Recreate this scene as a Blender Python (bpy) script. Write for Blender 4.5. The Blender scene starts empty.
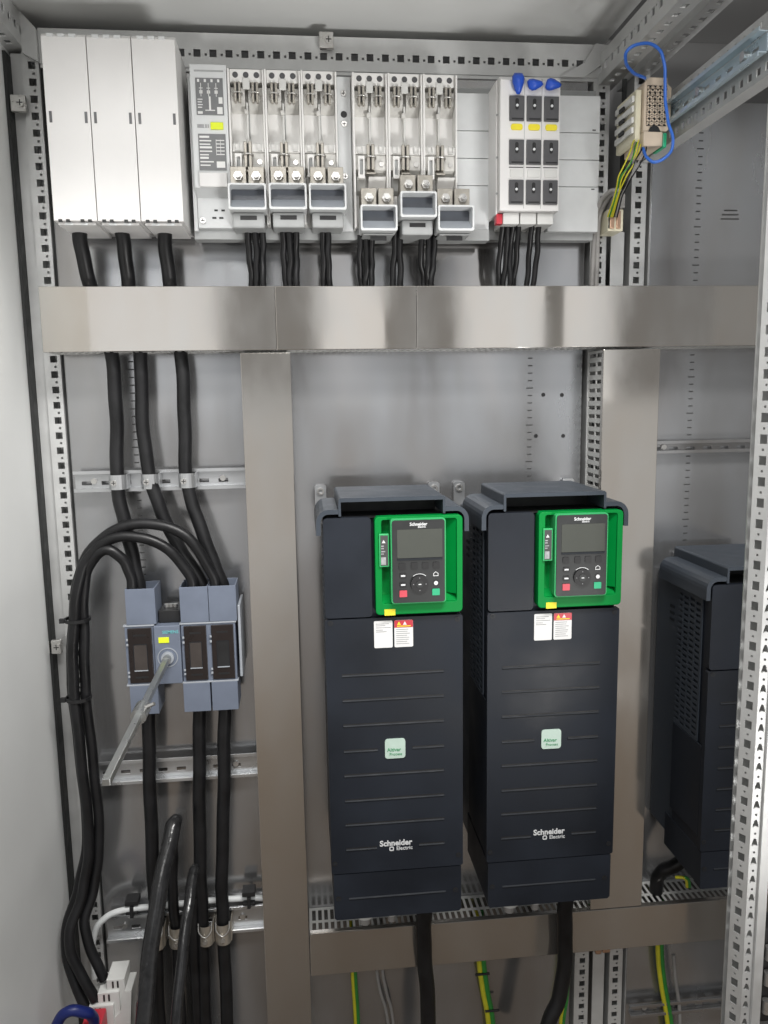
import bpy, math, random
from mathutils import Vector, Matrix
random.seed(7)
SC = bpy.context.scene
COL = SC.collection

# ------------------------------------------------------------------ camera, world, lamps, exposure
D, ZC = 1.54, 1.45                      # camera stands 1.54 m in front of the mounting plate (plane y = 0)
yaw, pitch, roll = math.radians(5.84), math.radians(8.3), math.radians(-0.89)
fw = Vector((math.sin(yaw)*math.cos(pitch), math.cos(yaw)*math.cos(pitch), -math.sin(pitch)))
r0 = Vector((math.cos(yaw), -math.sin(yaw), 0)); u0 = r0.cross(fw)
rv = math.cos(roll)*r0 + math.sin(roll)*u0; uv = -math.sin(roll)*r0 + math.cos(roll)*u0
cd = bpy.data.cameras.new('camera'); cam = bpy.data.objects.new('camera', cd); COL.objects.link(cam)
m = Matrix((rv, uv, -fw)).transposed().to_4x4(); m.translation = (0, -D, ZC); cam.matrix_world = m
cd.sensor_fit = 'VERTICAL'; cd.sensor_height = 36; cd.lens = 790/1024*36; cd.clip_start = .01; cd.clip_end = 100
SC.camera = cam

W = bpy.data.worlds.new('World'); SC.world = W; W.use_nodes = True
nt = W.node_tree; bg = nt.nodes['Background']
tc = nt.nodes.new('ShaderNodeTexCoord'); sp = nt.nodes.new('ShaderNodeSeparateXYZ'); rp = nt.nodes.new('ShaderNodeValToRGB')
nt.links.new(tc.outputs['Generated'], sp.inputs[0]); mz = nt.nodes.new('ShaderNodeMapRange'); mz.inputs[1].default_value = -1; nt.links.new(sp.outputs['Z'], mz.inputs[0]); nt.links.new(mz.outputs[0], rp.inputs[0]); nt.links.new(rp.outputs[0], bg.inputs[0])
mr = rp.color_ramp; mr.elements[0].position = .12; mr.elements[0].color = (.10, .078, .06, 1)      # dim brown floor; bright band below horizon added for reflections and ceiling fill
mr.elements[1].position = .60; mr.elements[1].color = (.30, .302, .305, 1)
for p_, c_ in ((.29, (.41, .335, .265, 1)), (.41, (1.05, 1.03, 1.01, 1)), (.492, (1.05, 1.05, 1.04, 1)), (.502, (.27, .272, .275, 1))): e = mr.elements.new(p_); e.color = c_
bg.inputs[1].default_value = .58

def area(name, loc, target, sx, sy, power, col=(1, 1, 1), spread=180):
    l = bpy.data.lights.new(name, 'AREA'); l.shape = 'RECTANGLE'; l.size = sx; l.size_y = sy; l.energy = power; l.color = col; l.spread = math.radians(spread)
    o = bpy.data.objects.new(name, l); COL.objects.link(o); o.location = loc
    o.rotation_euler = (Vector(target)-Vector(loc)).to_track_quat('-Z', 'Y').to_euler(); return o
area('ceiling_lamp', (.40, -1.40, 2.80), (-.15, 0, 1.2), 1.2, .3, 23, (1, .985, .96), 115)
area('ceiling_lamp', (-.5, -3.0, 2.95), (-.05, 0, 2.05), 1.6, .6, 6.5, (1, .99, .97), 75)
area('fill_uplight', (.95, -1.9, .30), (.05, -.15, 2.1), .5, .3, 3.6, (1, .99, .97), 60)  # added unseen uplight, brightens the ceiling and upper gear from below
area('window_lamp', (-1.45, -3.6, 1.95), (-1.45, 0, 1.95), 1.95, 1.1, 7, (.97, .985, 1))
area('window_lamp', (1.50, -3.6, 1.95), (1.50, 0, 1.95), 1.0, 1.1, 3.6, (.97, .985, 1))
area('window_lamp', (.33, -3.6, 1.95), (.33, 0, 1.95), .40, 1.1, 1.5, (.97, .985, 1))

SC.view_settings.view_transform = 'Standard'; SC.view_settings.look = 'None'
SC.view_settings.exposure = 0; SC.view_settings.gamma = 1; SC.view_settings.use_curve_mapping = False
SC.render.engine = 'CYCLES'

# ------------------------------------------------------------------ materials
M = {}
def mat(name, col, rough=.5, metal=0., var=.12, scale=30., bump=.0, bscale=200., stretch=None, spec=.5, coat=0., trans=0., alpha=1., rv=.2, tint=0.):
    mt = bpy.data.materials.new(name); mt.use_nodes = True; n = mt.node_tree; b = n.nodes['Principled BSDF']; L = n.links
    b.inputs['Metallic'].default_value = metal; b.inputs['Specular IOR Level'].default_value = spec
    b.inputs['Coat Weight'].default_value = coat; b.inputs['Transmission Weight'].default_value = trans; b.inputs['Alpha'].default_value = alpha
    t = n.nodes.new('ShaderNodeTexCoord'); mp = n.nodes.new('ShaderNodeMapping'); L.new(t.outputs['Object'], mp.inputs[0])
    if stretch: mp.inputs['Scale'].default_value = stretch
    oi = n.nodes.new('ShaderNodeObjectInfo'); ml = n.nodes.new('ShaderNodeMath'); ml.operation = 'MULTIPLY'; ml.inputs[1].default_value = 17.; L.new(oi.outputs['Random'], ml.inputs[0]); L.new(ml.outputs[0], mp.inputs['Location'])
    nz = n.nodes.new('ShaderNodeTexNoise'); nz.inputs['Scale'].default_value = scale; nz.inputs['Detail'].default_value = 6; L.new(mp.outputs[0], nz.inputs[0])
    r = n.nodes.new('ShaderNodeValToRGB'); L.new(nz.outputs[0], r.inputs[0])
    r.color_ramp.elements[0].position = .3; r.color_ramp.elements[1].position = .7
    r.color_ramp.elements[0].color = (*[c*(1-var)*(1+k*tint) for c, k in zip(col, (1, -.1, -1))], 1); r.color_ramp.elements[1].color = (*[min(1, c*(1+var)*(1-k*tint)) for c, k in zip(col, (1, .1, -1))], 1)
    L.new(r.outputs[0], b.inputs['Base Color'])
    q = n.nodes.new('ShaderNodeMapRange'); L.new(nz.outputs[0], q.inputs[0]); q.inputs[1].default_value = .28; q.inputs[2].default_value = .72; q.inputs[3].default_value = max(.02, rough*(1-rv)); q.inputs[4].default_value = min(1, rough*(1+rv))
    L.new(q.outputs[0], b.inputs['Roughness'])
    if bump:
        n2 = n.nodes.new('ShaderNodeTexNoise'); n2.inputs['Scale'].default_value = bscale; n2.inputs['Detail'].default_value = 3; L.new(mp.outputs[0], n2.inputs[0])
        bp = n.nodes.new('ShaderNodeBump'); bp.inputs['Strength'].default_value = bump; bp.inputs['Distance'].default_value = .002
        L.new(n2.outputs[0], bp.inputs['Height']); L.new(bp.outputs[0], b.inputs['Normal'])
    M[name] = mt; return mt
mat('plate', (.41, .41, .412), .19, .78, .15, 3.2, .09, 4, (2.2, 2.2, .7), rv=.6, tint=.035)
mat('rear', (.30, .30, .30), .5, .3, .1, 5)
mat('paint', (.79, .80, .79), .38, 0, .04, 4, .03, 400)
mat('frame', (.60, .605, .60), .4, .45, .07, 25)
mat('zinc', (.54, .55, .56), .30, .8, .03, 12)
mat('bluezinc', (.52, .62, .68), .3, .6, .03, 12)
mat('duct', (.49, .465, .43), .10, .85, .05, 7, .010, 6, (2, 2, .9), rv=.6, tint=.02)
mat('duct_side', (.62, .62, .60), .45, 0, .05, 30)
mat('white', (.76, .75, .74), .45, 0, .03, 12, .02, 300)
mat('fusewhite', (.84, .83, .81), .5, 0, .03, 12)
mat('offwhite', (.68, .68, .66), .5, 0, .05, 30)
mat('lightgrey', (.67, .685, .69), .5, 0, .05, 30)
mat('midgrey', (.38, .39, .39), .5, 0, .08, 40)
mat('warmgrey', (.64, .63, .60), .5, 0, .15, 60)
mat('bluegrey', (.15, .175, .23), .48, 0, .06, 30, .03, 500)
mat('traygrey', (.36, .385, .42), .35, 0, .08, 30)
mat('traydark', (.10, .11, .13), .35, 0, .1, 30)
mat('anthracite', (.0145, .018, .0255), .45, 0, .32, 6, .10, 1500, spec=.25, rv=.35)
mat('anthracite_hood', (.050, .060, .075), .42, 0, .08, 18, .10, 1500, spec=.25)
mat('groove', (.019, .022, .027), .6, 0, .08, 40, spec=.25)
mat('dark', (.012, .012, .013), .5, 0, .1, 40)
mat('brownwindow', (.020, .015, .014), .3, 0, .12, 40, spec=.3)
mat('fusecell', (.085, .085, .09), .38, 0, .08, 60)
mat('cable', (.009, .009, .010), .40, 0, .45, 22, .10, 120, spec=.38)
mat('cable_shiny', (.02, .02, .021), .19, 0, .3, 70, .3, 120)
mat('panelgrey', (.17, .175, .18), .5, 0, .1, 60)
mat('brownglass', (.055, .046, .042), .2, 0, .1, 40)
mat('green', (.0005, .23, .042), .42, 0, .04, 20, spec=.15)
mat('greenedge', (.05, .42, .15), .4, 0, .04, 20, spec=.3)
mat('keypad', (.020, .0215, .022), .4, 0, .05, 40)
mat('lcd', (.075, .08, .07), .10, 0, .03, 20)
mat('red', (.55, .03, .05), .4, 0, .05, 40)
mat('redkey', (.62, .07, .10), .4, 0, .05, 40)
mat('greenkey', (.02, .42, .20), .4, 0, .05, 40)
mat('yellow', (.85, .72, .03), .5, 0, .04, 60)
mat('limeyellow', (.75, .85, .02), .5, 0, .04, 60)
mat('paper', (.78, .78, .77), .6, 0, .03, 60)
mat('ink', (.06, .06, .06), .6, 0, .1, 60)
mat('greyink', (.35, .35, .36), .6, 0, .2, 200)
mat('badge', (.52, .66, .58), .4, 0, .05, 60)
mat('greenink', (.04, .30, .12), .5, 0, .05, 60)
mat('letter', (.72, .73, .74), .4, 0, .03, 60)
mat('teal', (.15, .50, .52), .5, 0, .03, 60)
mat('steel', (.60, .59, .57), .30, .85, .10, 80)
mat('tinned', (.42, .395, .35), .45, .55, .15, 90)
mat('clamp', (.50, .46, .40), .35, .75, .15, 60)
mat('bluecap', (.02, .09, .55), .4, 0, .06, 60)
mat('bluewire', (.04, .16, .62), .35, 0, .06, 60)
mat('ywire', (.62, .58, .03), .4, 0, .08, 60)
mat('gwire', (.03, .24, .04), .4, 0, .08, 60)
mat('dullmetal', (.38, .39, .385), .32, .8, .06, 40)
mat('darkblue', (.006, .015, .12), .4, 0, .1, 40)
mat('beige', (.62, .52, .41), .55, 0, .06, 40)
mat('cream', (.72, .68, .52), .5, 0, .06, 40)
mat('gasket_gap', (.015, .016, .016), .6, 0, .1, 40)  # wall gasket, and black strips imitating shaded gaps
mat('whitecable', (.74, .76, .76), .4, 0, .03, 40)
mat('greycable', (.30, .29, .28), .45, 0, .08, 40)
mat('copper', (.62, .40, .28), .35, .85, .1, 60)

# ------------------------------------------------------------------ mesh helpers
ORG = {}
class MB:
    def __init__(s): s.v = []; s.f = []; s.sm = []
    def add(s, vs, fs, smooth=False):
        o = len(s.v); s.v += [tuple(v) for v in vs]
        for f in fs: s.f.append(tuple(i+o for i in f)); s.sm.append(smooth)
        return s
    def box(s, x0, x1, y0, y1, z0, z1):
        return s.add([(x, y, z) for x in (x0, x1) for y in (y0, y1) for z in (z0, z1)],
                     [(0, 1, 3, 2), (4, 6, 7, 5), (0, 4, 5, 1), (2, 3, 7, 6), (0, 2, 6, 4), (1, 5, 7, 3)])
    def prism(s, prof, a0, a1, axis='y', smooth=False):   # prof in the plane normal to axis
        def p(q, a): return {'y': (q[0], a, q[1]), 'x': (a, q[0], q[1]), 'z': (q[0], q[1], a)}[axis]
        n = len(prof)
        s.add([p(q, a0) for q in prof]+[p(q, a1) for q in prof], [(i, (i+1) % n, n+(i+1) % n, n+i) for i in range(n)], smooth)
        s.add([p(q, a0) for q in prof], [tuple(range(n))]); s.add([p(q, a1) for q in prof], [tuple(range(n))[::-1]])
        return s
    def cyl(s, c, r, a0, a1, axis='y', n=20, r2=None):
        r2 = r if r2 is None else r2
        pr = [(math.cos(2*math.pi*i/n), math.sin(2*math.pi*i/n)) for i in range(n)]
        def p(q, a, R): return {'y': (c[0]+q[0]*R, a, c[1]+q[1]*R), 'x': (a, c[0]+q[0]*R, c[1]+q[1]*R), 'z': (c[0]+q[0]*R, c[1]+q[1]*R, a)}[axis]
        A = [p(q, a0, r) for q in pr]; B = [p(q, a1, r2) for q in pr]
        s.add(A+B, [(i, (i+1) % n, n+(i+1) % n, n+i) for i in range(n)], True)
        s.add(A, [tuple(range(n))]); s.add(B, [tuple(range(n))[::-1]]); return s
    def ring(s, c, ro, ri, a0, a1, n=20):                  # annulus in the xz plane
        pr = [(math.cos(2*math.pi*i/n), math.sin(2*math.pi*i/n)) for i in range(n)]
        V = [(c[0]+q[0]*R, a, c[1]+q[1]*R) for (R, a) in ((ro, a0), (ro, a1), (ri, a1), (ri, a0)) for q in pr]
        F = [(k*n+i, k*n+(i+1) % n, ((k+1) % 4)*n+(i+1) % n, ((k+1) % 4)*n+i) for k in range(4) for i in range(n)]
        return s.add(V, F, False)
    def tube(s, pts, r, n=10, sub=8, rend=None, wob=0.):
        P = [Vector(p) for p in pts]; Q = []
        if len(P) == 2: Q = [P[0].lerp(P[1], i/sub) for i in range(sub+1)]
        else:
            for i in range(len(P)-1):
                a = P[i-1] if i else P[0]*2-P[1]; b, c = P[i], P[i+1]; d = P[i+2] if i+2 < len(P) else P[-1]*2-P[-2]
                for k in range(sub):
                    t = k/sub; Q.append(.5*((2*b)+(c-a)*t+(2*a-5*b+4*c-d)*t*t+(3*b-a-3*c+d)*t**3))
            Q.append(P[-1])
        if wob:
            rw = random.Random(int(abs(P[0].x*1e4)+abs(P[-1].z*1e4))); ph = [rw.uniform(0, 6.28) for _ in range(4)]
            Q = [q+Vector((math.sin(i*.31+ph[0])+.6*math.sin(i*.83+ph[1]), math.sin(i*.27+ph[2]), .0))*wob*min(1, i/6, (len(Q)-1-i)/6) for i, q in enumerate(Q)]
        T = [(Q[min(i+1, len(Q)-1)]-Q[max(i-1, 0)]).normalized() for i in range(len(Q))]
        nrm = T[0].orthogonal().normalized(); V = []
        for i, q in enumerate(Q):
            nrm = (nrm-T[i]*nrm.dot(T[i])).normalized(); bn = T[i].cross(nrm)
            R = r if rend is None else r+(rend-r)*max(0, (i/(len(Q)-1)-.85)/.15)
            V += [q+R*(math.cos(2*math.pi*k/n)*nrm+math.sin(2*math.pi*k/n)*bn) for k in range(n)]
        F = [(i*n+k, i*n+(k+1) % n, (i+1)*n+(k+1) % n, (i+1)*n+k) for i in range(len(Q)-1) for k in range(n)]
        s.add(V, F, True); e = (len(Q)-1)*n
        s.add([V[k] for k in range(n)], [tuple(range(n))[::-1]]); s.add([V[e+k] for k in range(n)], [tuple(range(n))]); return s
    def perf(s, O, U, Vv, lu, lv, holes, t):               # perforated sheet with real holes and thickness
        O, U, Vv = Vector(O), Vector(U).normalized(), Vector(Vv).normalized(); N = U.cross(Vv)*t
        us = sorted({0., lu} | {round(h[i], 5) for h in holes for i in (0, 1)}); vs = sorted({0., lv} | {round(h[i], 5) for h in holes for i in (2, 3)})
        nu, nv = len(us), len(vs); solid = [[True]*(nv-1) for _ in range(nu-1)]
        for h in holes:
            i0, i1 = us.index(round(h[0], 5)), us.index(round(h[1], 5)); j0, j1 = vs.index(round(h[2], 5)), vs.index(round(h[3], 5))
            for i in range(i0, i1):
                for j in range(j0, j1): solid[i][j] = False
        V = [O+U*a+Vv*b for a in us for b in vs]; V += [p-N for p in V]; k = nu*nv; F = []
        g = lambda i, j: i*nv+j
        ok = lambda i, j: 0 <= i < nu-1 and 0 <= j < nv-1 and solid[i][j]
        for i in range(nu-1):
            for j in range(nv-1):
                if not solid[i][j]: continue
                a, b, c, d = g(i, j), g(i+1, j), g(i+1, j+1), g(i, j+1)
                F += [(a, b, c, d), (d+k, c+k, b+k, a+k)]
                if not ok(i, j-1): F.append((a, a+k, b+k, b))
                if not ok(i+1, j): F.append((b, b+k, c+k, c))
                if not ok(i, j+1): F.append((c, c+k, d+k, d))
                if not ok(i-1, j): F.append((d, d+k, a+k, a))
        return s.add(V, F)
    def build(s, name, mt, parent=None, org=None, bevel=0., seg=2):
        o_ = ORG[parent.name] if parent is not None else Vector(org if org is not None else (0, 0, 0))
        me = bpy.data.meshes.new(name); me.from_pydata([tuple(Vector(v)-o_) for v in s.v], [], s.f); me.update()
        me.polygons.foreach_set('use_smooth', s.sm); me.materials.append(M[mt])
        o = bpy.data.objects.new(name, me); COL.objects.link(o)
        if parent is not None: o.parent = parent
        else: o.location = o_
        ORG[o.name] = o_
        if bevel:
            b = o.modifiers.new('bevel', 'BEVEL'); b.width = bevel; b.segments = seg; b.limit_method = 'ANGLE'
        return o
def box(name, mt, parent, x0, x1, y0, y1, z0, z1, bevel=.0008, org=None):
    return MB().box(x0, x1, y0, y1, z0, z1).build(name, mt, parent, org, bevel)
def tag(o, label=None, cat=None, group=None, kind=None):
    for k, v in (('label', label), ('category', cat), ('group', group), ('kind', kind)):
        if v: o[k] = v
    return o
def thing(name, loc, label, cat, group=None):
    o = bpy.data.objects.new(name, None); COL.objects.link(o); o.location = loc; o.empty_display_size = .05
    ORG[o.name] = Vector(loc); return tag(o, label, cat, group)
def copy_tree(o, parent=None):
    c = o.copy(); COL.objects.link(c); c.parent = parent; ORG[c.name] = ORG[o.name]
    for ch in [k for k in bpy.data.objects if k.parent == o]: copy_tree(ch, c)
    return c
def text(name, s, size, mt, parent, x, y, z, align='CENTER', bold=0., shear=0.):
    cu = bpy.data.curves.new(name, 'FONT'); cu.body = s; cu.size = size; cu.align_x = align; cu.extrude = .0002; cu.offset = bold; cu.resolution_u = 3; cu.shear = shear
    t = bpy.data.objects.new('tmp', cu); COL.objects.link(t); dg = bpy.context.evaluated_depsgraph_get()
    me = bpy.data.meshes.new_from_object(t.evaluated_get(dg)); bpy.data.objects.remove(t); bpy.data.curves.remove(cu)
    org = ORG[parent.name]
    for v in me.vertices: a = v.co.copy(); v.co = Vector((x+a.x, y-a.z, z+a.y))-org
    me.materials.clear(); me.materials.append(M[mt]); me.name = name
    o = bpy.data.objects.new(name, me); COL.objects.link(o); o.parent = parent; ORG[o.name] = org; return o
def rrect(x0, x1, z0, z1, r, n=4):
    out = []
    for cx, cz, a in ((x1-r, z1-r, 0), (x0+r, z1-r, 90), (x0+r, z0+r, 180), (x1-r, z0+r, 270)):
        for k in range(n+1):
            t = math.radians(a+90*k/n); out.append((cx+r*math.cos(t), cz+r*math.sin(t)))
    return out
def frame_prism(mb, po, pi, y0, y1):                       # frame between two outlines with the same number of points
    n = len(po); V = [(q[0], y, q[1]) for (P, y) in ((po, y0), (po, y1), (pi, y1), (pi, y0)) for q in P]
    return mb.add(V, [(k*n+i, k*n+(i+1) % n, ((k+1) % 4)*n+(i+1) % n, ((k+1) % 4)*n+i) for k in range(4) for i in range(n)])
def screw(name, parent, x, y, z, r=.004, mt='steel'):
    o = MB().cyl((x, z), r, y-.0025, y, n=12).build(name, mt, parent)
    MB().box(x-r*.7, x+r*.7, y-.0029, y-.0024, z-r*.12, z+r*.12).box(x-r*.12, x+r*.12, y-.00285, y-.0024, z-r*.7, z+r*.7).build('slot', 'dark', o)
    return o

# ------------------------------------------------------------------ the enclosure (setting)
def struct(o): o['kind'] = 'structure'; return o
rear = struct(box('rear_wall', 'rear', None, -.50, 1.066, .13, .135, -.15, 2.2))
cl = struct(box('ceiling', 'paint', None, -.492, .605, -.62, .128, 2.118, 2.124))
cl2 = struct(box('ceiling', 'rear', None, .612, 1.06, -.62, .128, 2.16, 2.166))  # right bay's low light put into the darker colour
sw2 = struct(box('side_wall', 'rear', None, 1.06, 1.066, -.62, .128, -.15, 2.155))  # unseen side; right bay's shade put into its darker colour
sw = struct(box('side_wall', 'paint', None, -.500, -.4935, -.62, .128, -.15, 2.115))
pl = struct(MB().box(-.432, .556, 0, .0025, -.15, 2.035).build('mounting_plate', 'plate', None, None, .0006))
MB().box(-.4335, -.4305, .0026, .02, -.15, 2.035).box(.5545, .5575, .0026, .02, -.15, 2.035).build('folded_edge', 'plate', pl)
pr_ = struct(MB().box(.688, 1.04, 0, .0025, -.15, 2.0).build('mounting_plate', 'plate', None, None, .0006))
MB().box(.6865, .6895, .0026, .022, -.15, 2.0).build('folded_edge', 'frame', pr_)
def ticks(plate, x, z0, z1):
    mb = MB(); z = z0; k = 0
    while z < z1:
        w = .0085 if k % 5 == 0 else .0055
        mb.box(x-w, x+w*.6, -.0006, .0005, z-.0011, z+.0011); z += .0145; k += 1
    mb.build('printed_scale', 'ink', plate)
ticks(pl, -.312, 1.0, 1.53); ticks(pl, .452, 1.10, 1.53); ticks(pr_, .785, .9, 2.0)
mb = MB()
for (x, z) in ((.478, 1.449), (.516, 1.448), (.464, 1.368), (.520, 1.367)): mb.cyl((x, z), .004, -.0006, .001, n=12)
mb.build('screw_hole', 'dark', pl)
mb = MB()
for k, w in enumerate((.016, .02, .022)): mb.box(.853-w, .853+w*.7, -.0005, .0005, 1.800-.008*k, 1.8025-.008*k)
mb.build('printed_text', 'ink', pr_)

# perforated steel frame
fr = thing('equipment_rack', (0, 0, -.15), 'perforated light grey steel rack of punched posts and rails', 'rack')
PITCH = .0281
def post_holes(w, cx, z0, z1, hw=.0062, hh=.0062, dots=True):
    hs = []; z = z0+.02; 
    while z < z1-.02:
        hs.append((cx-hw, cx+hw, z-hh-z0, z+hh-z0))
        if dots: hs.append((cx+.0005, cx+.0045, z+PITCH/2-.002-z0, z+PITCH/2+.002-z0))
        z += PITCH
    return hs
def back_post(x0, x1, cx, wing):
    w = x1-x0; z0, z1 = -.15, 2.055
    mb = MB().perf((x0, -.004, z0), (1, 0, 0), (0, 0, 1), w, z1-z0, post_holes(w, cx-x0, z0, z1), .002)
    mb.box(x0, x0+.002, -.0018, .05, z0, z1).box(x1-.002, x1, -.0018, .05, z0, z1).box(x0+.0022, x1-.0022, .05, .052, z0, z1)
    for a, b in wing: mb.box(a, b, .004, .006, z0, z1)
    return mb.build('post', 'frame', fr)
back_post(-.467, -.4385, -.4505, [(-.4875, -.4675)])
back_post(.566, .598, .5835, [])
back_post(.646, .676, .660, [])
box('post_gap_panel', 'frame', fr, .609, .636, .0, .004, -.15, 1.76)
box('post_gap_panel', 'gasket_gap', fr, .5985, .6085, .03, .034, -.15, 2.05)  # black strip imitating the shade in the gap beside the left middle post
box('post_gap_panel', 'gasket_gap', fr, .6365, .6455, .03, .034, -.15, 2.05)  # black strip imitating the shade in the gap beside the right middle post
box('gasket_gap_strip', 'gasket_gap', fr, -.4932, -.4880, -.022, .02, -.15, 2.05)
box('gasket_gap_strip', 'gasket_gap', fr, -.4378, -.434, .003, .02, -.15, 2.03)  # black strip imitating the shaded gap between left post and plate
# top rail across the back
hs = []; x = .012
while x < 1.0: hs += [(x, x+.0125, .018, .0305), (x+.0195, x+.0235, .020, .024)]; x += PITCH
mb = MB().perf((-.436, -.006, 2.036), (1, 0, 0), (0, 0, 1), 1.002, .058, hs, .002)
mb.box(-.436, .566, -.0038, .05, 2.092, 2.094).box(-.436, .566, -.0038, .03, 2.030, 2.0358)
mb.build('rail', 'frame', fr)
# depth rails: left, and the two between the bays
def depth_rail(x, z0, z1, y0, y1, sgn, under):
    L = y1-y0; w = z1-z0; hs = []; u = .02
    while u < L-.03: hs += [(u, u+.0125, w*.32, w*.32+.0125), (u+.0195, u+.0235, w*.5, w*.5+.004)]; u += PITCH
    mb = MB().perf((x, y0, z0), (0, 1, 0), (0, 0, 1), L, w, hs, -.002*sgn if sgn > 0 else .002)
    hs2 = []; u = .03
    while u < L-.03: hs2.append((u, u+.0125, .012, .022)); u += PITCH
    if sgn < 0: mb.perf((x-.034, y0, z0-.0022), (0, 1, 0), (1, 0, 0), L, .034, hs2, .002)
    else: mb.perf((x, y0, z0-.0022), (0, 1, 0), (1, 0, 0), L, .034, hs2, .002)
    return mb.build('rail', 'frame', fr)
depth_rail(-.462, 2.062, 2.116, -.60, .02, -1, 0)
depth_rail(.575, 2.026, 2.076, -.60, .02, 1, 0)
depth_rail(.645, 2.046, 2.098, -.60, .08, 1, 0)
MB().prism([(.50, 2.0345), (.545, 2.0345), (.585, 2.062), (.60, 2.09), (.566, 2.094), (.545, 2.06)], -.012, -.0065).build('corner_bracket', 'frame', fr, None, .001)
MB().prism([(-.462, 2.05), (-.436, 2.036), (-.4365, 2.09), (-.462, 2.118)], -.014, -.0065).build('corner_bracket', 'frame', fr, None, .001)
# middle front post, nearer the camera, with square holes on its slanted face and clover holes in front
z0, z1 = -.15, 2.1; ux, uy = .0116, -.0196; lu = math.hypot(ux, uy); yp = -.5702
mb = MB().perf((.595, -.5505, z0), (ux, uy, 0), (0, 0, 1), lu, z1-z0, [h for z in [z0+.02+PITCH*k for k in range(79)] for h in ((.0062, .0165, z-.0062-z0, z+.0062-z0), (.0098, .0129, z+PITCH/2-.0016-z0, z+PITCH/2+.0016-z0))], .002)
x0 = .6068; wv = .0140
for k in range(79):
    za = z0+PITCH*k+.004; cx, cz = x0+wv*.5, za+PITCH/2
    outer = [(x0, za), (cx, za), (x0+wv, za), (x0+wv, cz), (x0+wv, za+PITCH), (cx, za+PITCH), (x0, za+PITCH), (x0, cz)]
    inner = [(cx-.0046, cz-.0049), (cx, cz-.0031), (cx+.0046, cz-.0049), (cx+.0040, cz-.0008), (cx+.0019, cz+.0058), (cx, cz+.0067), (cx-.0019, cz+.0058), (cx-.0040, cz-.0008)]
    V = [(a, yp, b) for a, b in outer+inner]+[(a, yp+.0025, b) for a, b in inner]
    mb.add(V, [(i, (i+1) % 8, 8+(i+1) % 8, 8+i) for i in range(8)]+[(8+i, 8+(i+1) % 8, 16+(i+1) % 8, 16+i) for i in range(8)])
mb.box(x0+wv+.0003, .634, yp-.005, yp+.009, z0, z1).box(.632, .634, yp+.0092, yp+.045, z0, z1).box(.601, .6318, yp+.038, yp+.040, z0, z1)
mb.build('post', 'frame', fr)
mb = MB()
for k in range(79):
    za = z0+PITCH*k+.004; mb.cyl((x0+wv*.5, za), .0017, yp-.0004, yp+.0012, n=8)
mb.build('dot_hole', 'dark', fr)['kind'] = 'stuff'
# hinge on the middle front post
hg = thing('door_hinge', (.64, -.55, .55), 'dark door hinge with metal pins beside the near punched post', 'hinge')
MB().box(.6345, .69, -.56, -.52, .53, .68).build('hinge_body', 'dark', hg, None, .004)
for z in (.565, .61, .65): MB().cyl((.648, -.567), .006, z-.012, z+.008, 'z', 12).build('hinge_pin', 'steel', hg)
# wall clips
def wall_clip(x, z, label):
    t = thing('panel_clip', (x, -.02, z), label, 'clip', 'zinc panel clips')
    box('bracket', 'steel', t, x-.016, x+.010, -.022, -.012, z-.014, z+.014, .002); screw('screw', t, x+.001, -.0225, z, .007)
wall_clip(-.480, .985, 'zinc panel clip on the left post beside the black cable bundle')
wall_clip(-.470, 1.965, 'zinc panel clip on the left post beside the white covers')
wall_clip(.068, 2.082, 'zinc panel clip at the top rail above the fuse holders')

# ------------------------------------------------------------------ trunking
def duct_h(z0, z1, x0, x1, label, joints=()):
    t = thing('cable_duct', ((x0+x1)/2, 0, z0), label, 'cable duct', 'slotted cable ducts')
    cuts = [x0]+[c for c in joints if x0 < c < x1]+[x1]
    for a, b in zip(cuts[:-1], cuts[1:]):
        g = .00025; mb = MB().box(a+g, b-g, -.0885, -.0865, z0, z1).box(a+g, b-g, -.0863, -.076, z0, z0+.0018).box(a+g, b-g, -.0863, -.076, z1-.0018, z1)
        mb.build('cover', 'duct', t, None, .001)
    hs = []; u = .006
    while u < x1-x0-.012: hs += [(u, u+.0075, .004, .036), (u, u+.0075, .042, .076)]; u += .0125
    for z in (z0+.002, z1-.004): MB().perf((x0, -.084, z), (1, 0, 0), (0, 1, 0), x1-x0, .083, hs, .0018).build('slotted_side', 'duct_side', t)
    return t
def duct_v(x0, x1, z0, z1, label):
    t = thing('cable_duct', ((x0+x1)/2, 0, z0), label, 'cable duct', 'slotted cable ducts')
    mb = MB().box(x0, x1, -.0885, -.0865, z0, z1).box(x0, x0+.0018, -.0863, -.076, z0, z1).box(x1-.0018, x1, -.0863, -.076, z0, z1)
    mb.build('cover', 'duct', t, None, .001)
    hs = []; u = .006
    while u < z1-z0-.012: hs += [(.004, .036, u, u+.0075), (.042, .076, u, u+.0075)]; u += .0165
    for x in (x0+.002, x1-.004): MB().perf((x, -.084, z0), (0, 1, 0), (0, 0, 1), .083, z1-z0, hs, -.0018).build('slotted_side', 'duct_side', t)
    return t
duct_h(1.5355, 1.6465, -.4425, 1.055, 'long horizontal cable duct with glossy beige cover under the fuse holders', (-.0395, .2135))
duct_v(-.1045, -.016, -.15, 1.531, 'tall vertical cable duct left of the two drives')
duct_v(.566, .676, .390, 1.531, 'wide vertical cable duct right of the two drives')
duct_h(.295, .388, -.0145, 1.055, 'low horizontal cable duct under the drives')

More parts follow.
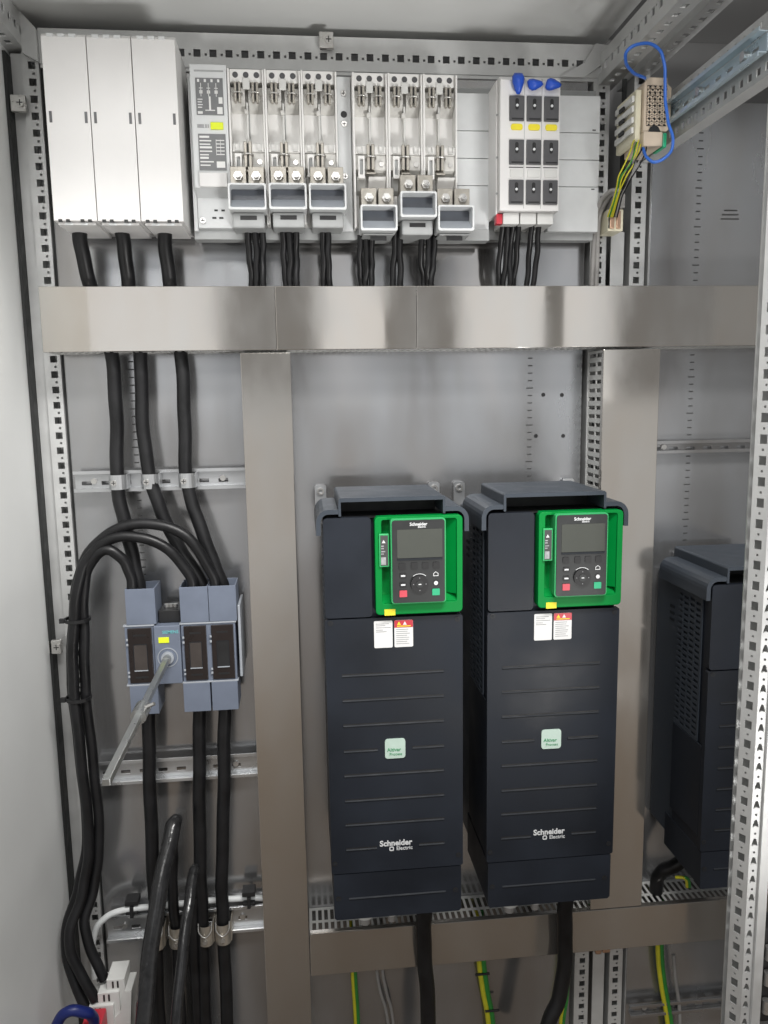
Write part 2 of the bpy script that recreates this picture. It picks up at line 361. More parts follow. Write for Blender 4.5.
# ------------------------------------------------------------------ DIN rails
def din_rail(x0, x1, zc, y, label, h=.04, mt='zinc', slots=True):
    t = thing('mounting_rail', ((x0+x1)/2, 0, zc-h/2), label, 'mounting rail', 'zinc mounting rails')
    hs = []; u = .012
    while u < x1-x0-.03: hs.append((u, u+.018, h*.5-.0135, h*.5-.0065)); u += .036
    mb = MB().perf((x0, y, zc-h/2+.006), (1, 0, 0), (0, 0, 1), x1-x0, h-.012, hs if slots else [], .0015)
    a, b = zc-h/2, zc+h/2
    mb.box(x0, x1, y-.011, y+.0, a+.0055, a+.0068).box(x0, x1, y-.011, y+.0, b-.0068, b-.0055)
    mb.box(x0, x1, y-.0125, y-.0112, a, a+.0066).box(x0, x1, y-.0125, y-.0112, b-.0066, b)
    mb.build('profile', mt, t, None, .0004, 1)
    for x in (x0+.035, x1-.045): MB().cyl((x, zc), .0055, y-.004, y+.0, n=12).build('bolt', 'steel', t)
    return t
din_rail(-.424, -.1065, 1.302, -.018, 'zinc mounting rail carrying three cable clamps above the switch')
din_rail(-.424, -.1065, .726, -.018, 'empty zinc mounting rail under the grey switch', .050)
din_rail(-.424, -.1065, .391, -.018, 'low zinc mounting rail with brass coloured cable clamps', .058)
din_rail(.690, 1.05, 1.341, -.010, 'slim mounting rail on the right hand plate above the small drive', .026, 'plate')
din_rail(.690, 1.05, .085, -.012, 'mounting rail low on the right hand plate', .03, 'plate')

# ------------------------------------------------------------------ three white covers
xs = [-.3915, -.322, -.2525, -.183]
for k, nm in enumerate(('leftmost tall white busbar cover', 'middle tall white busbar cover of three', 'tall white busbar cover next to the grey switch unit')):
    a, b = xs[k]+.0008, xs[k+1]-.0008; t = thing('busbar_cover', ((a+b)/2, -.02, 1.742), nm, 'cover', 'tall white busbar covers')
    MB().prism([(-.15, 1.742), (-.15, 2.022), (-.144, 2.028), (-.02, 2.028), (-.02, 1.742)], a, b, 'x').build('shell', 'white', t, None, .0012)
    for xx in (a+.0045, b-.0085): box('clip_slot', 'fusecell', t, xx, xx+.0042, -.1508, -.149, 1.893, 1.910, 0)
    for xx in (a+.007, a+.019, b-.026, b-.014): box('vent_notch', 'dark', t, xx, xx+.006, -.1505, -.146, 1.7405, 1.7445, 0)
    for xx in (a+.009, a+.026, a+.043): box('top_notch', 'lightgrey', t, xx, xx+.010, -.152, -.1445, 2.021, 2.0255, 0)
    box('lower_flap', 'white', t, a+.004, b-.004, -.142, -.03, 1.737, 1.7415)
    for xx in (a+.022, b-.022): box('flap_tab', 'lightgrey', t, xx-.006, xx+.006, -.1445, -.1422, 1.7365, 1.7405, 0)

# ------------------------------------------------------------------ busbar system covers
bc = thing('busbar_shroud', (.2, 0, 1.735), 'pale grey busbar shroud with horizontal seams behind the fuse holders', 'cover panel')
zz = [1.747, 1.827, 1.874, 1.921, 1.985]
for (a, b) in ((.2905, .3525), (.463, .559)):
    for i in range(4):
        box('panel', 'lightgrey', bc, a, b, -.06, -.045, zz[i]+.0006, zz[i+1]-.0006, .0006)
box('back_tray', 'midgrey', bc, -.175, .556, -.044, -.02, 1.735, 1.999)
box('lower_shelf', 'midgrey', bc, -.176, .35, -.075, -.045, 1.728, 1.748)
for x in (.545, .54): pass
for (x, z) in ((.545, 1.925), (.545, 1.822)): box('latch_slot', 'dark', bc, x, x+.006, -.0606, -.059, z, z+.0018, 0)

# ------------------------------------------------------------------ grey switch unit left of the fuse bases
t = thing('switch_unit', (-.136, -.045, 1.745), 'narrow grey unit with printed diagram panels and yellow tag', 'switch unit')
MB().prism([(-.045, 1.745), (-.085, 1.745), (-.085, 1.795), (-.11, 1.806), (-.11, 2.002), (-.045, 2.002)], -.167, -.1075, 'x').build('housing', 'lightgrey', t, None, .0012)
box('top_groove', 'midgrey', t, -.160, -.112, -.1108, -.109, 1.990, 1.9925, 0)
pnl = box('diagram_panel', 'panelgrey', t, -.1585, -.1135, -.1112, -.109, 1.922, 1.980, 0)
mb = MB()
def ink(x0_, x1_, z0_, z1_): mb.box(x0_, x1_, -.1117, -.1110, z0_, z1_)
for k in range(4): ink(-.1555+.011*k, -.1520+.011*k, 1.9735, 1.9780)
for k in range(3):
    x = -.150+.0125*k; ink(x-.0005, x+.0005, 1.951, 1.972); ink(x-.0030, x+.0030, 1.9635, 1.9645); ink(x-.0026, x+.0026, 1.9555, 1.9605)
ink(-.1375, -.1345, 1.930, 1.951); ink(-.144, -.128, 1.9285, 1.9300); ink(-.1565, -.1485, 1.9235, 1.9275); ink(-.1245, -.1155, 1.9235, 1.9345); ink(-.1215, -.1150, 1.940, 1.950)
for k in range(4): ink(-.1560, -.1490+.0012*(k % 2), 1.9330+.0042*k, 1.9345+.0042*k)
mb.build('print', 'paper', pnl)
pnl = box('diagram_panel', 'panelgrey', t, -.1580, -.1125, -.1112, -.109, 1.834, 1.892, 0)
mb = MB(); rr = random.Random(3)
for k in range(9):
    z = 1.8855-.0056*k; w = rr.uniform(.014, .024); ink(-.1560, -.1560+w, z, z+.0020 if k % 3 else z+.0032)
for k in range(5): ink(-.1285, -.1150, 1.8585+.0056*k, 1.8600+.0056*k)
ink(-.1290, -.1283, 1.8580, 1.8830); ink(-.1218, -.1211, 1.8580, 1.8830); ink(-.1290, -.1150, 1.838, 1.848)
mb.build('print', 'paper', pnl)
mb = MB()
for x0_, x1_ in ((-.1585, -.1475), (-.1455, -.1430), (-.1415, -.1395)): mb.box(x0_, x1_, -.1113, -.1095, 1.902, 1.907)
mb.build('printed_text', 'greyink', t)
box('yellow_tag', 'limeyellow', t, -.1365, -.1155, -.1125, -.1095, 1.899, 1.9105, .0008)
box('drawer', 'white', t, -.1585, -.1125, -.1165, -.109, 1.806, 1.829, .001)
for x in (-.139, -.127): box('slot', 'dark', t, x, x+.006, -.0858, -.084, 1.773, 1.776, 0); box('slot', 'dark', t, x-.004, x+.003, -.0858, -.084, 1.7605, 1.7635, 0)
screw('screw', t, -.1590, -.0858, 1.757, .005); 
for z in (1.9, 1.95, 1.82): box('side_tab', 'dark', t, -.171, -.168, -.08, -.06, z, z+.012)
box('side_flange', 'lightgrey', t, -.1745, -.1678, -.085, -.046, 1.74, 1.995)

# ------------------------------------------------------------------ open fuse bases
def fuse_base(x0, x1, zt, zb, poles_dz, trays, label):
    n = 3; w = (x1-x0)/n
    t = thing('fuse_holder', ((x0+x1)/2, -.045, zb), label, 'fuse base', 'open three pole fuse holders')
    box('back_plate', 'fusewhite', t, x0, x1, -.072, -.046, zb, zt, .001)
    for k in range(n):
        a, b = x0+k*w, x0+(k+1)*w; c = (a+b)/2; dz = poles_dz[k]
        MB().box(a, a+.0035, -.105, -.0722, zb+.012, zt-.004).box(b-.0035, b-.0004, -.102, -.0722, zb+.012, zt-.004).build('partition', 'fusewhite', t, None, .0008)
        hd = MB().box(a+.0038, b-.0038, -.094, -.0722, zt-.022, zt-.001).build('top_block', 'fusewhite', t, None, .001)
        mb = MB()
        for q in (-1, 0, 1): mb.cyl((c+q*w*.29, zt-.0105), .0048, -.0948, -.093, n=14)
        mb.build('screw_hole', 'fusecell', hd)
        box('label_tab', 'offwhite', hd, c-.006, c+.006, -.0965, -.0945, zt-.034, zt-.0155, .0006)
        for q in (-1, 1):
            cx = c+q*w*.24
            j = MB().prism([(-.0722, zt-.024), (-.092, zt-.030), (-.092, zt-.050), (-.0722, zt-.066)], cx-w*.19, cx+w*.19, 'x').build('contact_housing', 'warmgrey', t, None, .001)
            MB().box(cx-.0056, cx-.0014, -.1015, -.092, zt-.056, zt-.0235).box(cx+.0014, cx+.0056, -.1015, -.092, zt-.056, zt-.0235).build('contact_jaw', 'tinned', j, None, .0012)
            MB().tube([(cx-.0075, -.0955, zt-.044), (cx-.0062, -.1025, zt-.041), (cx+.0062, -.1025, zt-.041), (cx+.0075, -.0955, zt-.044)], .0013, 6, 3).build('spring_clip', 'steel', j)
            MB().box(cx-.0013, cx+.0013, -.0992, -.0984, zt-.050, zt-.026).build('jaw_gap', 'dark', j)
        MB().box(c-.0016, c+.0016, -.088, -.0722, zt-.118, zt-.052).build('centre_rib', 'offwhite', t, None, .0004)
        MB().box(c+.0020, c+.0032, -.0735, -.0722, zt-.118, zt-.052).build('rib_gap', 'midgrey', t)
        box('rib_clip', 'warmgrey', t, c-.005, c+.002, -.091, -.086, zt-.072, zt-.064, .001)
        box('rib_clip', 'warmgrey', t, c-.004, c+.004, -.093, -.084, zt-.121, zt-.113, .001)
        zl = zt-.148
        lo = MB().prism([(-.0722, zl-.022), (-.096, zl-.012), (-.096, zl+.012), (-.0722, zl+.024)], a+.0042, b-.0042, 'x').build('contact_housing', 'warmgrey', t, None, .001)
        box('lintel', 'fusewhite', lo, a+.0040, b-.0040, -.0985, -.074, zl+.013, zl+.026, .001)
        MB().box(c-.0075, c-.002, -.106, -.096, zl-.014, zl+.028).box(c+.0005, c+.006, -.106, -.096, zl-.014, zl+.028).build('contact_jaw', 'tinned', lo, None, .0012)
        MB().box(c-.0018, c+.0003, -.1015, -.096, zl-.012, zl+.026).build('jaw_gap', 'dark', lo)
        MB().tube([(c-.0095, -.1, zl+.004), (c-.008, -.1075, zl+.007), (c+.0065, -.1075, zl+.007), (c+.008, -.1, zl+.004)], .0014, 6, 3).build('spring_clip', 'steel', lo)
        MB().prism([(-.096, zl-.014), (-.110, zl-.020), (-.110, zl-.0225), (-.094, zl-.0175)], c-.0085, c+.0065, 'x').build('contact_foot', 'tinned', lo, None, .0006)
        MB().cyl((c+.0185, zl-.003), .0042, -.0985, -.0945, n=10).build('terminal_screw', 'steel', lo)
        for q in (-1, 1):
            MB().box(c+q*.0185-.0045, c+q*.0185-.0035, -.1035, -.0986, zl+.014, zl+.027).box(c+q*.0185+.0035, c+q*.0185+.0045, -.1035, -.0986, zl+.014, zl+.027).box(c+q*.0185-.0034, c+q*.0185+.0034, -.1035, -.0986, zl+.014, zl+.0155).build('clip', 'offwhite', lo)
        mb = MB(); frame_prism(mb, rrect(a+.008, a+.019, zl-.028, zl+.009, .001, 1), rrect(a+.0105, a+.0165, zl-.022, zl+.004, .001, 1), -.104, -.0965)
        mb.build('indicator_frame', 'fusewhite', lo)
        box('indicator', 'midgrey', lo, a+.0105, a+.0165, -.0985, -.0962, zl-.022, zl+.004, 0)
        MB().prism([(-.0722, zl-.05), (-.082, zl-.044), (-.096, zl-.0225), (-.0722, zl-.0225)], a+.006, a+.021, 'x').build('scoop', 'offwhite', t, None, .002)
        MB().prism([(-.0722, zl-.05), (-.076, zl-.05), (-.1, zl-.024), (-.0722, zl-.0235)], c-.004, b-.0045, 'x').build('deflector', 'fusewhite', t, None, .001)
        # terminals and bolts
        zq = dz+.0455; pc, c = c, trays[k]
        for q in (-1, 1):
            cx = c+q*.0150
            tm = box('terminal', 'tinned', t, cx-.0135, cx+.0135, -.118, -.0722, zq-.001, zq+.030, .001)
            MB().cyl((cx, zq+.013), .0078, -.126, -.118, n=6).build('bolt', 'steel', tm, None, .0006)
            MB().cyl((cx, zq+.013), .0045, -.133, -.126, n=12).build('stud', 'steel', tm)
        # pull out tray
        tr = MB(); po = rrect(c-.0315, c+.0315, dz, dz+.0425, .002, 1); pi = rrect(c-.0285, c+.0285, dz+.004, dz+.0395, .002, 1)
        frame_prism(tr, po, pi, -.143, -.098); tray = tr.build('tray', 'lightgrey', t, None, .0005)
        box('tray_back', 'traydark', tray, c-.0284, c+.0284, -.113, -.100, dz+.022, dz+.039, 0)
        MB().prism([(-.1125, dz+.0042), (-.1395, dz+.0045), (-.116, dz+.0215), (-.1125, dz+.0215)], c-.0283, c+.0283, 'x').build('tray_slope', 'traygrey', tray)
        box('lower_cap', 'midgrey', t, c-.027, c+.027, -.125, -.046, max(zb-.004, dz-.026), dz-.001, .003)
        box('cap_slot', 'dark', t, c-.014, c+.014, -.1256, -.124, dz-.013, dz-.006, 0)
    return t
fuse_base(-.1065, .0775, 2.003, 1.736, (1.7635, 1.7645, 1.7645), (-.0785, -.0110, .0560), 'open white fuse holder with three poles and level grey trays')
sp_ = thing('spacer_strip', (.09, -.046, 1.79), 'narrow grey strip with screws between the two open fuse holders', 'strip')
box('strip', 'lightgrey', sp_, .0785, .1022, -.078, -.046, 1.742, 2.0, .0008)
for z in (1.972, 1.922, 1.835): screw('screw', sp_, .0900, -.0785, z, .0048)
MB().cyl((.0900, 1.938), .0055, -.0792, -.078, n=16).build('hole', 'dark', sp_)
fuse_base(.1035, .2865, 2.002, 1.731, (1.731, 1.7535, 1.7315), (.1425, .2110, .2760), 'open white fuse holder with its middle grey tray higher than the others')

# ------------------------------------------------------------------ nine cell fuse block
t = thing('fuse_block', (.408, -.045, 1.745), 'white fuse block with nine dark cells and blue caps on top', 'fuse block')
MB().prism([(-.045, 1.768), (-.13, 1.768), (-.13, 1.982), (-.122, 1.990), (-.045, 1.990)], .3555, .4605, 'x').build('housing', 'white', t, None, .0012)
box('side_cheek', 'white', t, .3515, .3552, -.115, -.045, 1.764, 1.987, .002)
for z in (1.86, 1.80, 1.93): MB().cyl((.3533, z), .0018, -.1162, -.1148, n=10).build('cheek_pin', 'midgrey', t)
for k in range(3):
    a = .371+.0305*k
    if k: box('pole_seam', 'midgrey', t, a-.0041, a-.0034, -.1306, -.128, 1.772, 1.985, 0)
    for j, zb in enumerate((1.9155, 1.8445, 1.7785)):
        c = box('cell', 'fusecell', t, a, a+.0258, -.1335, -.129, zb, zb+.0405, .0008)
        MB().prism(rrect(a+.0098, a+.0158, zb+.018, zb+.036, .0025, 2), -.1342, -.1330).build('finger_slot', 'dark', c)
        MB().cyl((a+.0128, zb+.0245), .0023, -.1352, -.1335, n=10).build('indicator', 'letter', c)
        box('grip', 'dark', c, a+.0035, a+.0235, -.1342, -.1332, zb+.002, zb+.0042, 0)
    MB().prism(rrect(a+.003, a+.0235, 1.901, 1.911, .0035, 3), -.1318, -.1295).build('yellow_tag', 'yellow', t)
    box('tag_holder', 'offwhite', t, a+.002, a+.0245, -.1315, -.1295, 1.8235, 1.8365, .0006)
    box('seam', 'dark', t, a, a+.0255, -.1306, -.1295, 1.8395, 1.8408, 0)
for k in range(3):
    a = .3645+.031*k; box('terminal_foot', 'offwhite', t, a, a+.029, -.118, -.05, 1.748, 1.7675, .0015)
box('red_tab', 'red', t, .353, .3640, -.116, -.10, 1.749, 1.766, .001)
for k, (x, z, rx, rz) in enumerate(((.384, 1.975, .0095, .016), (.412, 1.972, .013, .0085), (.443, 1.972, .0135, .009))):
    mb = MB(); V = []; F = []; n, h = 14, 8
    for i in range(h+1):
        ph = math.pi*i/h
        for j in range(n):
            th = 2*math.pi*j/n; q = 1+.16*math.sin(3*th+k)+.1*math.sin(5*ph+k)
            V.append((x+rx*q*math.sin(ph)*math.cos(th), -.139-.009*math.cos(ph), z+rz*q*math.sin(ph)*math.sin(th)))
    F = [(i*n+j, i*n+(j+1) % n, (i+1)*n+(j+1) % n, (i+1)*n+j) for i in range(h) for j in range(n)]
    mb.add(V, F, True); o = mb.build('sealing_cap', 'bluecap', t)

# ------------------------------------------------------------------ cables
def cable(pts, r, label, mt='cable', group=None, name='power_cable', n=12, rend=None, org=None):
    o = MB().tube(pts, r, n, 8, rend, .0011 if r > .0045 else .0006).build(name, mt, None, org or pts[-1]); tag(o, label, 'cable', group); return o
# heavy feeders: covers -> duct -> clamps -> switch shrouds
for (xa, xb, xc, xd, xe, ze, nm) in ((-.371, -.364, -.335, -.339, -.309, 1.085, 'leftmost'), (-.300, -.299, -.287, -.281, -.196, 1.085, 'middle'), (-.228, -.226, -.213, -.214, -.158, 1.085, 'rightmost')):
    cable([(xa, -.075, 1.76), (xa+.001, -.07, 1.72), (xb, -.05, 1.65), ((xb+xc)/2, -.045, 1.59), (xc, -.045, 1.53), (xc-.001, -.047, 1.42), (xd, -.05, 1.31),
           (xd*.75+xe*.25, -.055, 1.235), (xd*.35+xe*.65, -.06, 1.165), (xe, -.065, 1.11), (xe, -.065, ze)], .0125,
          nm+' thick black feeder cable from the white covers down to the switch', group='thick feeder cables')
for x, nm in ((-.339, 'left'), (-.281, 'middle'), (-.214, 'right')):
    c = thing('cable_clamp', (x, -.03, 1.30), nm+' zinc cable clamp of three on the upper left rail', 'clamp', 'zinc cable clamps')
    mb = MB(); pts = [(x+.016*math.cos(a), -.048-.017*math.sin(a)) for a in [math.pi*i/10 for i in range(11)]]
    for i in range(10):
        (x0_, y0_), (x1_, y1_) = pts[i], pts[i+1]; mb.add([(x0_, y0_, 1.289), (x1_, y1_, 1.289), (x1_, y1_, 1.316), (x0_, y0_, 1.316)], [(0, 1, 2, 3)], True)
    mb.box(x-.0165, x-.015, -.048, -.02, 1.289, 1.316).box(x+.015, x+.0165, -.048, -.02, 1.289, 1.316); mb.build('saddle', 'zinc', c)
    screw('screw', c, x-.004, -.0655, 1.302, .0055)
# looped control feeders
L1 = [(-.318, -.085, 1.085), (-.318, -.09, 1.13), (-.328, -.095, 1.165), (-.358, -.095, 1.185), (-.388, -.09, 1.158), (-.405, -.085, 1.10), (-.412, -.08, 1.0), (-.414, -.08, .9), (-.411, -.08, .75), (-.409, -.08, .62), (-.422, -.09, .53), (-.440, -.11, .47), (-.425, -.12, .41), (-.405, -.13, .36)]
L2 = [(-.208, -.085, 1.085), (-.213, -.09, 1.13), (-.255, -.095, 1.187), (-.305, -.095, 1.207), (-.350, -.095, 1.203), (-.392, -.092, 1.165), (-.415, -.095, 1.10), (-.428, -.095, 1.0), (-.430, -.095, .9), (-.427, -.095, .75), (-.424, -.095, .62), (-.440, -.105, .53), (-.462, -.13, .46), (-.450, -.14, .40), (-.418, -.15, .335)]
L3 = [(-.168, -.085, 1.085), (-.172, -.09, 1.13), (-.215, -.095, 1.205), (-.275, -.095, 1.229), (-.335, -.09, 1.222), (-.388, -.08, 1.180), (-.420, -.075, 1.11), (-.436, -.07, 1.0), (-.440, -.07, .9), (-.437, -.07, .75), (-.433, -.07, .62), (-.452, -.085, .53), (-.475, -.11, .45), (-.462, -.13, .375), (-.433, -.15, .305)]
for P_, nm in ((L1, 'inner'), (L2, 'middle'), (L3, 'outer')):
    cable(P_, .0098, nm+' black cable looping from the switch shrouds down the left post', group='looped black cables')
def tie(c, rx, ry, label, z):
    mb = MB(); n = 16; V = []
    for (R, zz_) in ((1, z-.003), (1, z+.003), (.9, z+.003), (.9, z-.003)):
        V += [(c[0]+rx*R*math.cos(2*math.pi*i/n), c[1]+ry*R*math.sin(2*math.pi*i/n), zz_) for i in range(n)]
    mb.add(V, [(k*n+i, k*n+(i+1) % n, ((k+1) % 4)*n+(i+1) % n, ((k+1) % 4)*n+i) for k in range(4) for i in range(n)])
    mb.box(c[0]-rx-.006, c[0]-rx+.003, c[1]-.012, c[1]-.005, z-.004, z+.004)
    o = mb.build('cable_tie', 'dark', None, (c[0], c[1], z)); tag(o, label, 'cable tie', 'black cable ties')
tie((-.419, -.083), .0235, .0245, 'upper black cable tie round the looped cable bundle', 1.055)
tie((-.427, -.083), .0240, .0235, 'lower black cable tie round the looped cable bundle', .905)
# cables from the fuse gear into the duct
def drop(xs_, y0_, y1_, zt_, gname, lab, r=.0052, spread=0.):
    for i, x in enumerate(xs_):
        q = (i-(len(xs_)-1)/2)*spread
        cable([(x, y0_, zt_), (x+.001*(i % 2), (y0_+y1_)/2-.004*(i % 2), zt_-.045), (x+q, y1_-.006*(i % 3), 1.655), (x+q, y1_, 1.60)], r, '%s black cable under %s' % (('leftmost', 'second', 'third', 'fourth', 'fifth', 'sixth')[i], lab), group=gname, name='fuse_cable')
drop([-.083, -.071, -.058], -.085, -.06, 1.745, 'black cables under the fuse gear', 'the left tray of the level fuse holder', .0058, -.002)
drop([-.022, -.012, .001], -.085, -.06, 1.745, 'black cables under the fuse gear', 'the middle tray of the level fuse holder', .0058, -.003)
drop([.048, .057], -.085, -.06, 1.745, 'black cables under the fuse gear', 'the right tray of the level fuse holder', .0055, .001)
drop([.114, .124, .135], -.085, -.06, 1.735, 'black cables under the fuse gear', 'the left tray of the stepped fuse holder', .0055, -.002)
drop([.176, .185], -.085, -.06, 1.75, 'black cables under the fuse gear', 'the middle tray of the stepped fuse holder', .0058, .003)
drop([.225, .237, .248], -.085, -.06, 1.735, 'black cables under the fuse gear', 'the right tray of the stepped fuse holder', .0055, -.006)
drop([.370, .379, .389, .399, .424, .436], -.095, -.06, 1.752, 'black cables under the fuse gear', 'the nine cell fuse block', .005, -.0005)

# ------------------------------------------------------------------ grey load break switch with extension shaft
t = thing('load_switch', (-.235, 0, .872), 'blue grey load break switch with brown windows and long steel shaft', 'switch')
def shroud(x0, x1, z0, z1, top):
    mb = MB(); w = .0022; y0, y1 = -.100, -.035
    mb.box(x0, x1, y0, y0+w, z0, z1).box(x0, x0+w, y0+w+.0001, y1, z0, z1).box(x1-w, x1, y0+w+.0001, y1, z0, z1).box(x0+w+.0001, x1-w-.0001, y1-w, y1, z0, z1)
    s = mb.build('terminal_shroud', 'bluegrey', t, None, .0006)
    if not top: mb2 = MB()
    return s
for (a, b) in ((-.3285, -.2755), (-.2315, -.1805), (-.1795, -.1295)):
    shroud(a, b, 1.044, 1.111, True); shroud(a-.002, b-.004, .872, .9275, False)
def pole(x0, x1, nwin):
    b_ = box('pole_body', 'bluegrey', t, x0, x1, -.098, -.0, .9285, 1.0425, .0012)
    w = (x1-x0)/nwin
    for k in range(nwin):
        a = x0+k*w+.0055; c = x0+(k+1)*w-.0035
        pn = box('window_panel', 'brownwindow', b_, a, c, -.1015, -.0965, .9335, 1.0375, .0008)
        mb = MB(); frame_prism(mb, rrect(a+.009, c-.009, .9565, 1.0075, .001, 1), rrect(a+.0098, c-.0098, .9585, 1.0067, .001, 1), -.1026, -.1010); mb.build('window_edge', 'groove', pn); box('window_lip', 'traygrey', pn, a+.0092, c-.0092, -.1032, -.1026, .9565, .9585, 0)
        box('window_glass', 'dark' if k and nwin > 1 else 'brownglass', pn, a+.0099, c-.0099, -.1019, -.1008, .9586, 1.0066, 0)
        for z in (.9425, 1.0225): box('slot', 'dark', pn, a+.010, c-.010, -.1019, -.1012, z, z+.0035, 0)
        for z in (.9445, .952, 1.005, 1.0145):
            box('rivet', 'traygrey', pn, a-.003, a+.0005, -.1025, -.0995, z, z+.004, .0004)
    for z in (.9275, 1.0405): box('edge_strip', 'traygrey', b_, x0-.002, x1+.002, -.0998, -.088, z, z+.003, .0005)
    return b_
pole(-.3335, -.2815, 1); pole(-.2325, -.1335, 2)
dv = box('drive_block', 'bluegrey', t, -.2805, -.2335, -.104, -.0, .930, 1.041, .0015)
MB().ring((-.2575, .981), .0185, .017, -.1052, -.1035, 28).build('dial_ring', 'traygrey', dv)
MB().cyl((-.2575, .981), .0115, -.1095, -.104, n=24).build('hub', 'traygrey', dv)
MB().cyl((-.2575, .981), .0075, -.125, -.1094, n=20).build('shaft_socket', 'dullmetal', dv)
box('yellow_tag', 'limeyellow', dv, -.2725, -.2535, -.1056, -.1035, 1.009, 1.0195, .0006)
text('lettering', 'SIEMENS', .0078, 'teal', dv, -.2505, -.1044, 1.0265, 'CENTER', .0001)
box('top_terminal', 'dark', t, -.2735, -.2345, -.085, -.02, 1.0415, 1.065, .001)
for x in (-.262, -.254, -.246): MB().cyl((x, -.06), .0045, 1.0652, 1.071, 'z', 10).build('terminal_screw', 'steel', t)
box('side_bar', 'traygrey', t, -.1285, -.1235, -.095, -.01, .934, 1.072, .0015)
# square shaft towards the door
A = Vector((-.2575, -.118, .981)); B = Vector((-.2655, -.545, .961)); dd = (B-A).normalized(); s1 = Vector((1, 0, 1)).normalized()*.0076; s2 = dd.cross(s1).normalized()*.0076
V = [p+q for p in (A, B) for q in (s1, s2, -s1, -s2)]
sh = MB().add(V, [(0, 1, 5, 4), (1, 2, 6, 5), (2, 3, 7, 6), (3, 0, 4, 7), (0, 3, 2, 1), (4, 5, 6, 7)]).build('shaft', 'dullmetal', t, None, .0012)
q = A.lerp(B, .51); 
col_ = MB().tube([q-dd*.018, q+dd*.018], .0122, 14, 2).build('shaft_clamp', 'dullmetal', sh)
MB().tube([q+Vector((.004, 0, .006)), q+Vector((.022, -.004, .014))], .003, 8, 2).build('clamp_screw', 'steel', sh)

# cables leaving the switch downwards
for (x, xb, nm) in ((-.307, -.320, 'left'), (-.212, -.228, 'middle'), (-.163, -.186, 'right')):
    cable([(x, -.062, .90), (x-.001, -.062, .84), (x*.6+xb*.4, -.060, .70), (xb+.001, -.058, .52), (xb, -.056, .39), (xb-.003, -.058, .2), (xb-.004, -.06, -.05)], .0128,
          nm+' thick black cable hanging below the switch', group='cables below the switch')
cable([(-.276, -.045, .60), (-.279, -.05, .56), (-.284, -.055, .48), (-.279, -.056, .39), (-.281, -.06, .2), (-.281, -.06, -.05)], .0105, 'short black cable end clamped on the low rail behind the shiny tubes', group='cables below the switch')
cable([(-.312, -.36, .16), (-.312, -.29, .27), (-.303, -.225, .42), (-.288, -.165, .55), (-.268, -.10, .635), (-.262, -.075, .650)], .0155, 'larger shiny black tube bending up in front of the low rail', 'cable_shiny', 'shiny black tubes', rend=.0105, org=(-.312, -.36, .16))
cable([(-.262, -.36, .12), (-.258, -.29, .24), (-.252, -.22, .38), (-.243, -.15, .485), (-.235, -.09, .535), (-.233, -.07, .542)], .0105, 'smaller shiny black tube bending up in front of the low rail', 'cable_shiny', 'shiny black tubes', rend=.007, org=(-.262, -.36, .12))
cable([(-.24, -.06, .47), (-.246, -.06, .39), (-.25, -.06, .2), (-.25, -.06, -.05)], .010, 'slim black cable between the clamps on the low rail', group='cables below the switch')
for x, nm in ((-.320, 'first'), (-.279, 'second'), (-.247, 'third'), (-.2285, 'fourth'), (-.186, 'fifth')):
    pass
for x, r, nm in ((-.318, .0145, 'leftmost'), (-.279, .0145, 'second'), (-.2215, .0145, 'third'), (-.187, .0150, 'rightmost')):
    c = thing('cable_clamp', (x, -.03, .38), nm+' brownish cable clamp on the low left rail', 'clamp', 'brownish cable clamps')
    mb = MB(); pts = [(x+r*math.cos(a), -.058-r*1.02*math.sin(a)) for a in [math.pi*i/10 for i in range(11)]]
    for i in range(10):
        (x0_, y0_), (x1_, y1_) = pts[i], pts[i+1]; mb.add([(x0_, y0_, .367), (x1_, y1_, .367), (x1_, y1_, .410), (x0_, y0_, .410)], [(0, 1, 2, 3)], True)
    mb.box(x-r-.0012, x-r, -.058, -.02, .367, .41).box(x+r, x+r+.0012, -.058, -.02, .367, .41); mb.build('saddle', 'clamp', c)
    MB().tube([(x-r*.9, -.067, .416), (x-r*.8, -.073, .400), (x, -.076, .390), (x+r*.8, -.073, .400), (x+r*.9, -.067, .416)], .0014, 6, 5).build('wire_bail', 'steel', c)
    MB().cyl((x, .380), .0042, -.0785, -.072, n=10).build('bolt', 'steel', c)
# white cable on the low rail
cable([(-.448, -.045, .30), (-.446, -.045, .37), (-.434, -.045, .415), (-.405, -.045, .437), (-.36, -.042, .443), (-.30, -.036, .441), (-.2, -.034, .441), (-.105, -.034, .438), (-.09, -.034, .42)], .0062, 'white cable running along the low left rail', 'whitecable', None, 'white_cable')
for x, nm in ((-.366, 'left'), (-.135, 'right')):
    mb = MB().box(x-.013, x+.013, -.048, -.02, .452, .462).box(x-.0035, x+.0035, -.052, -.028, .428, .4518).box(x-.012, x+.012, -.050, -.03, .434, .440)
    tag(mb.build('cable_tie', 'dark', None, (x, -.03, .44), .001), nm+' black tie mount holding the white cable', 'cable tie', 'black cable ties')

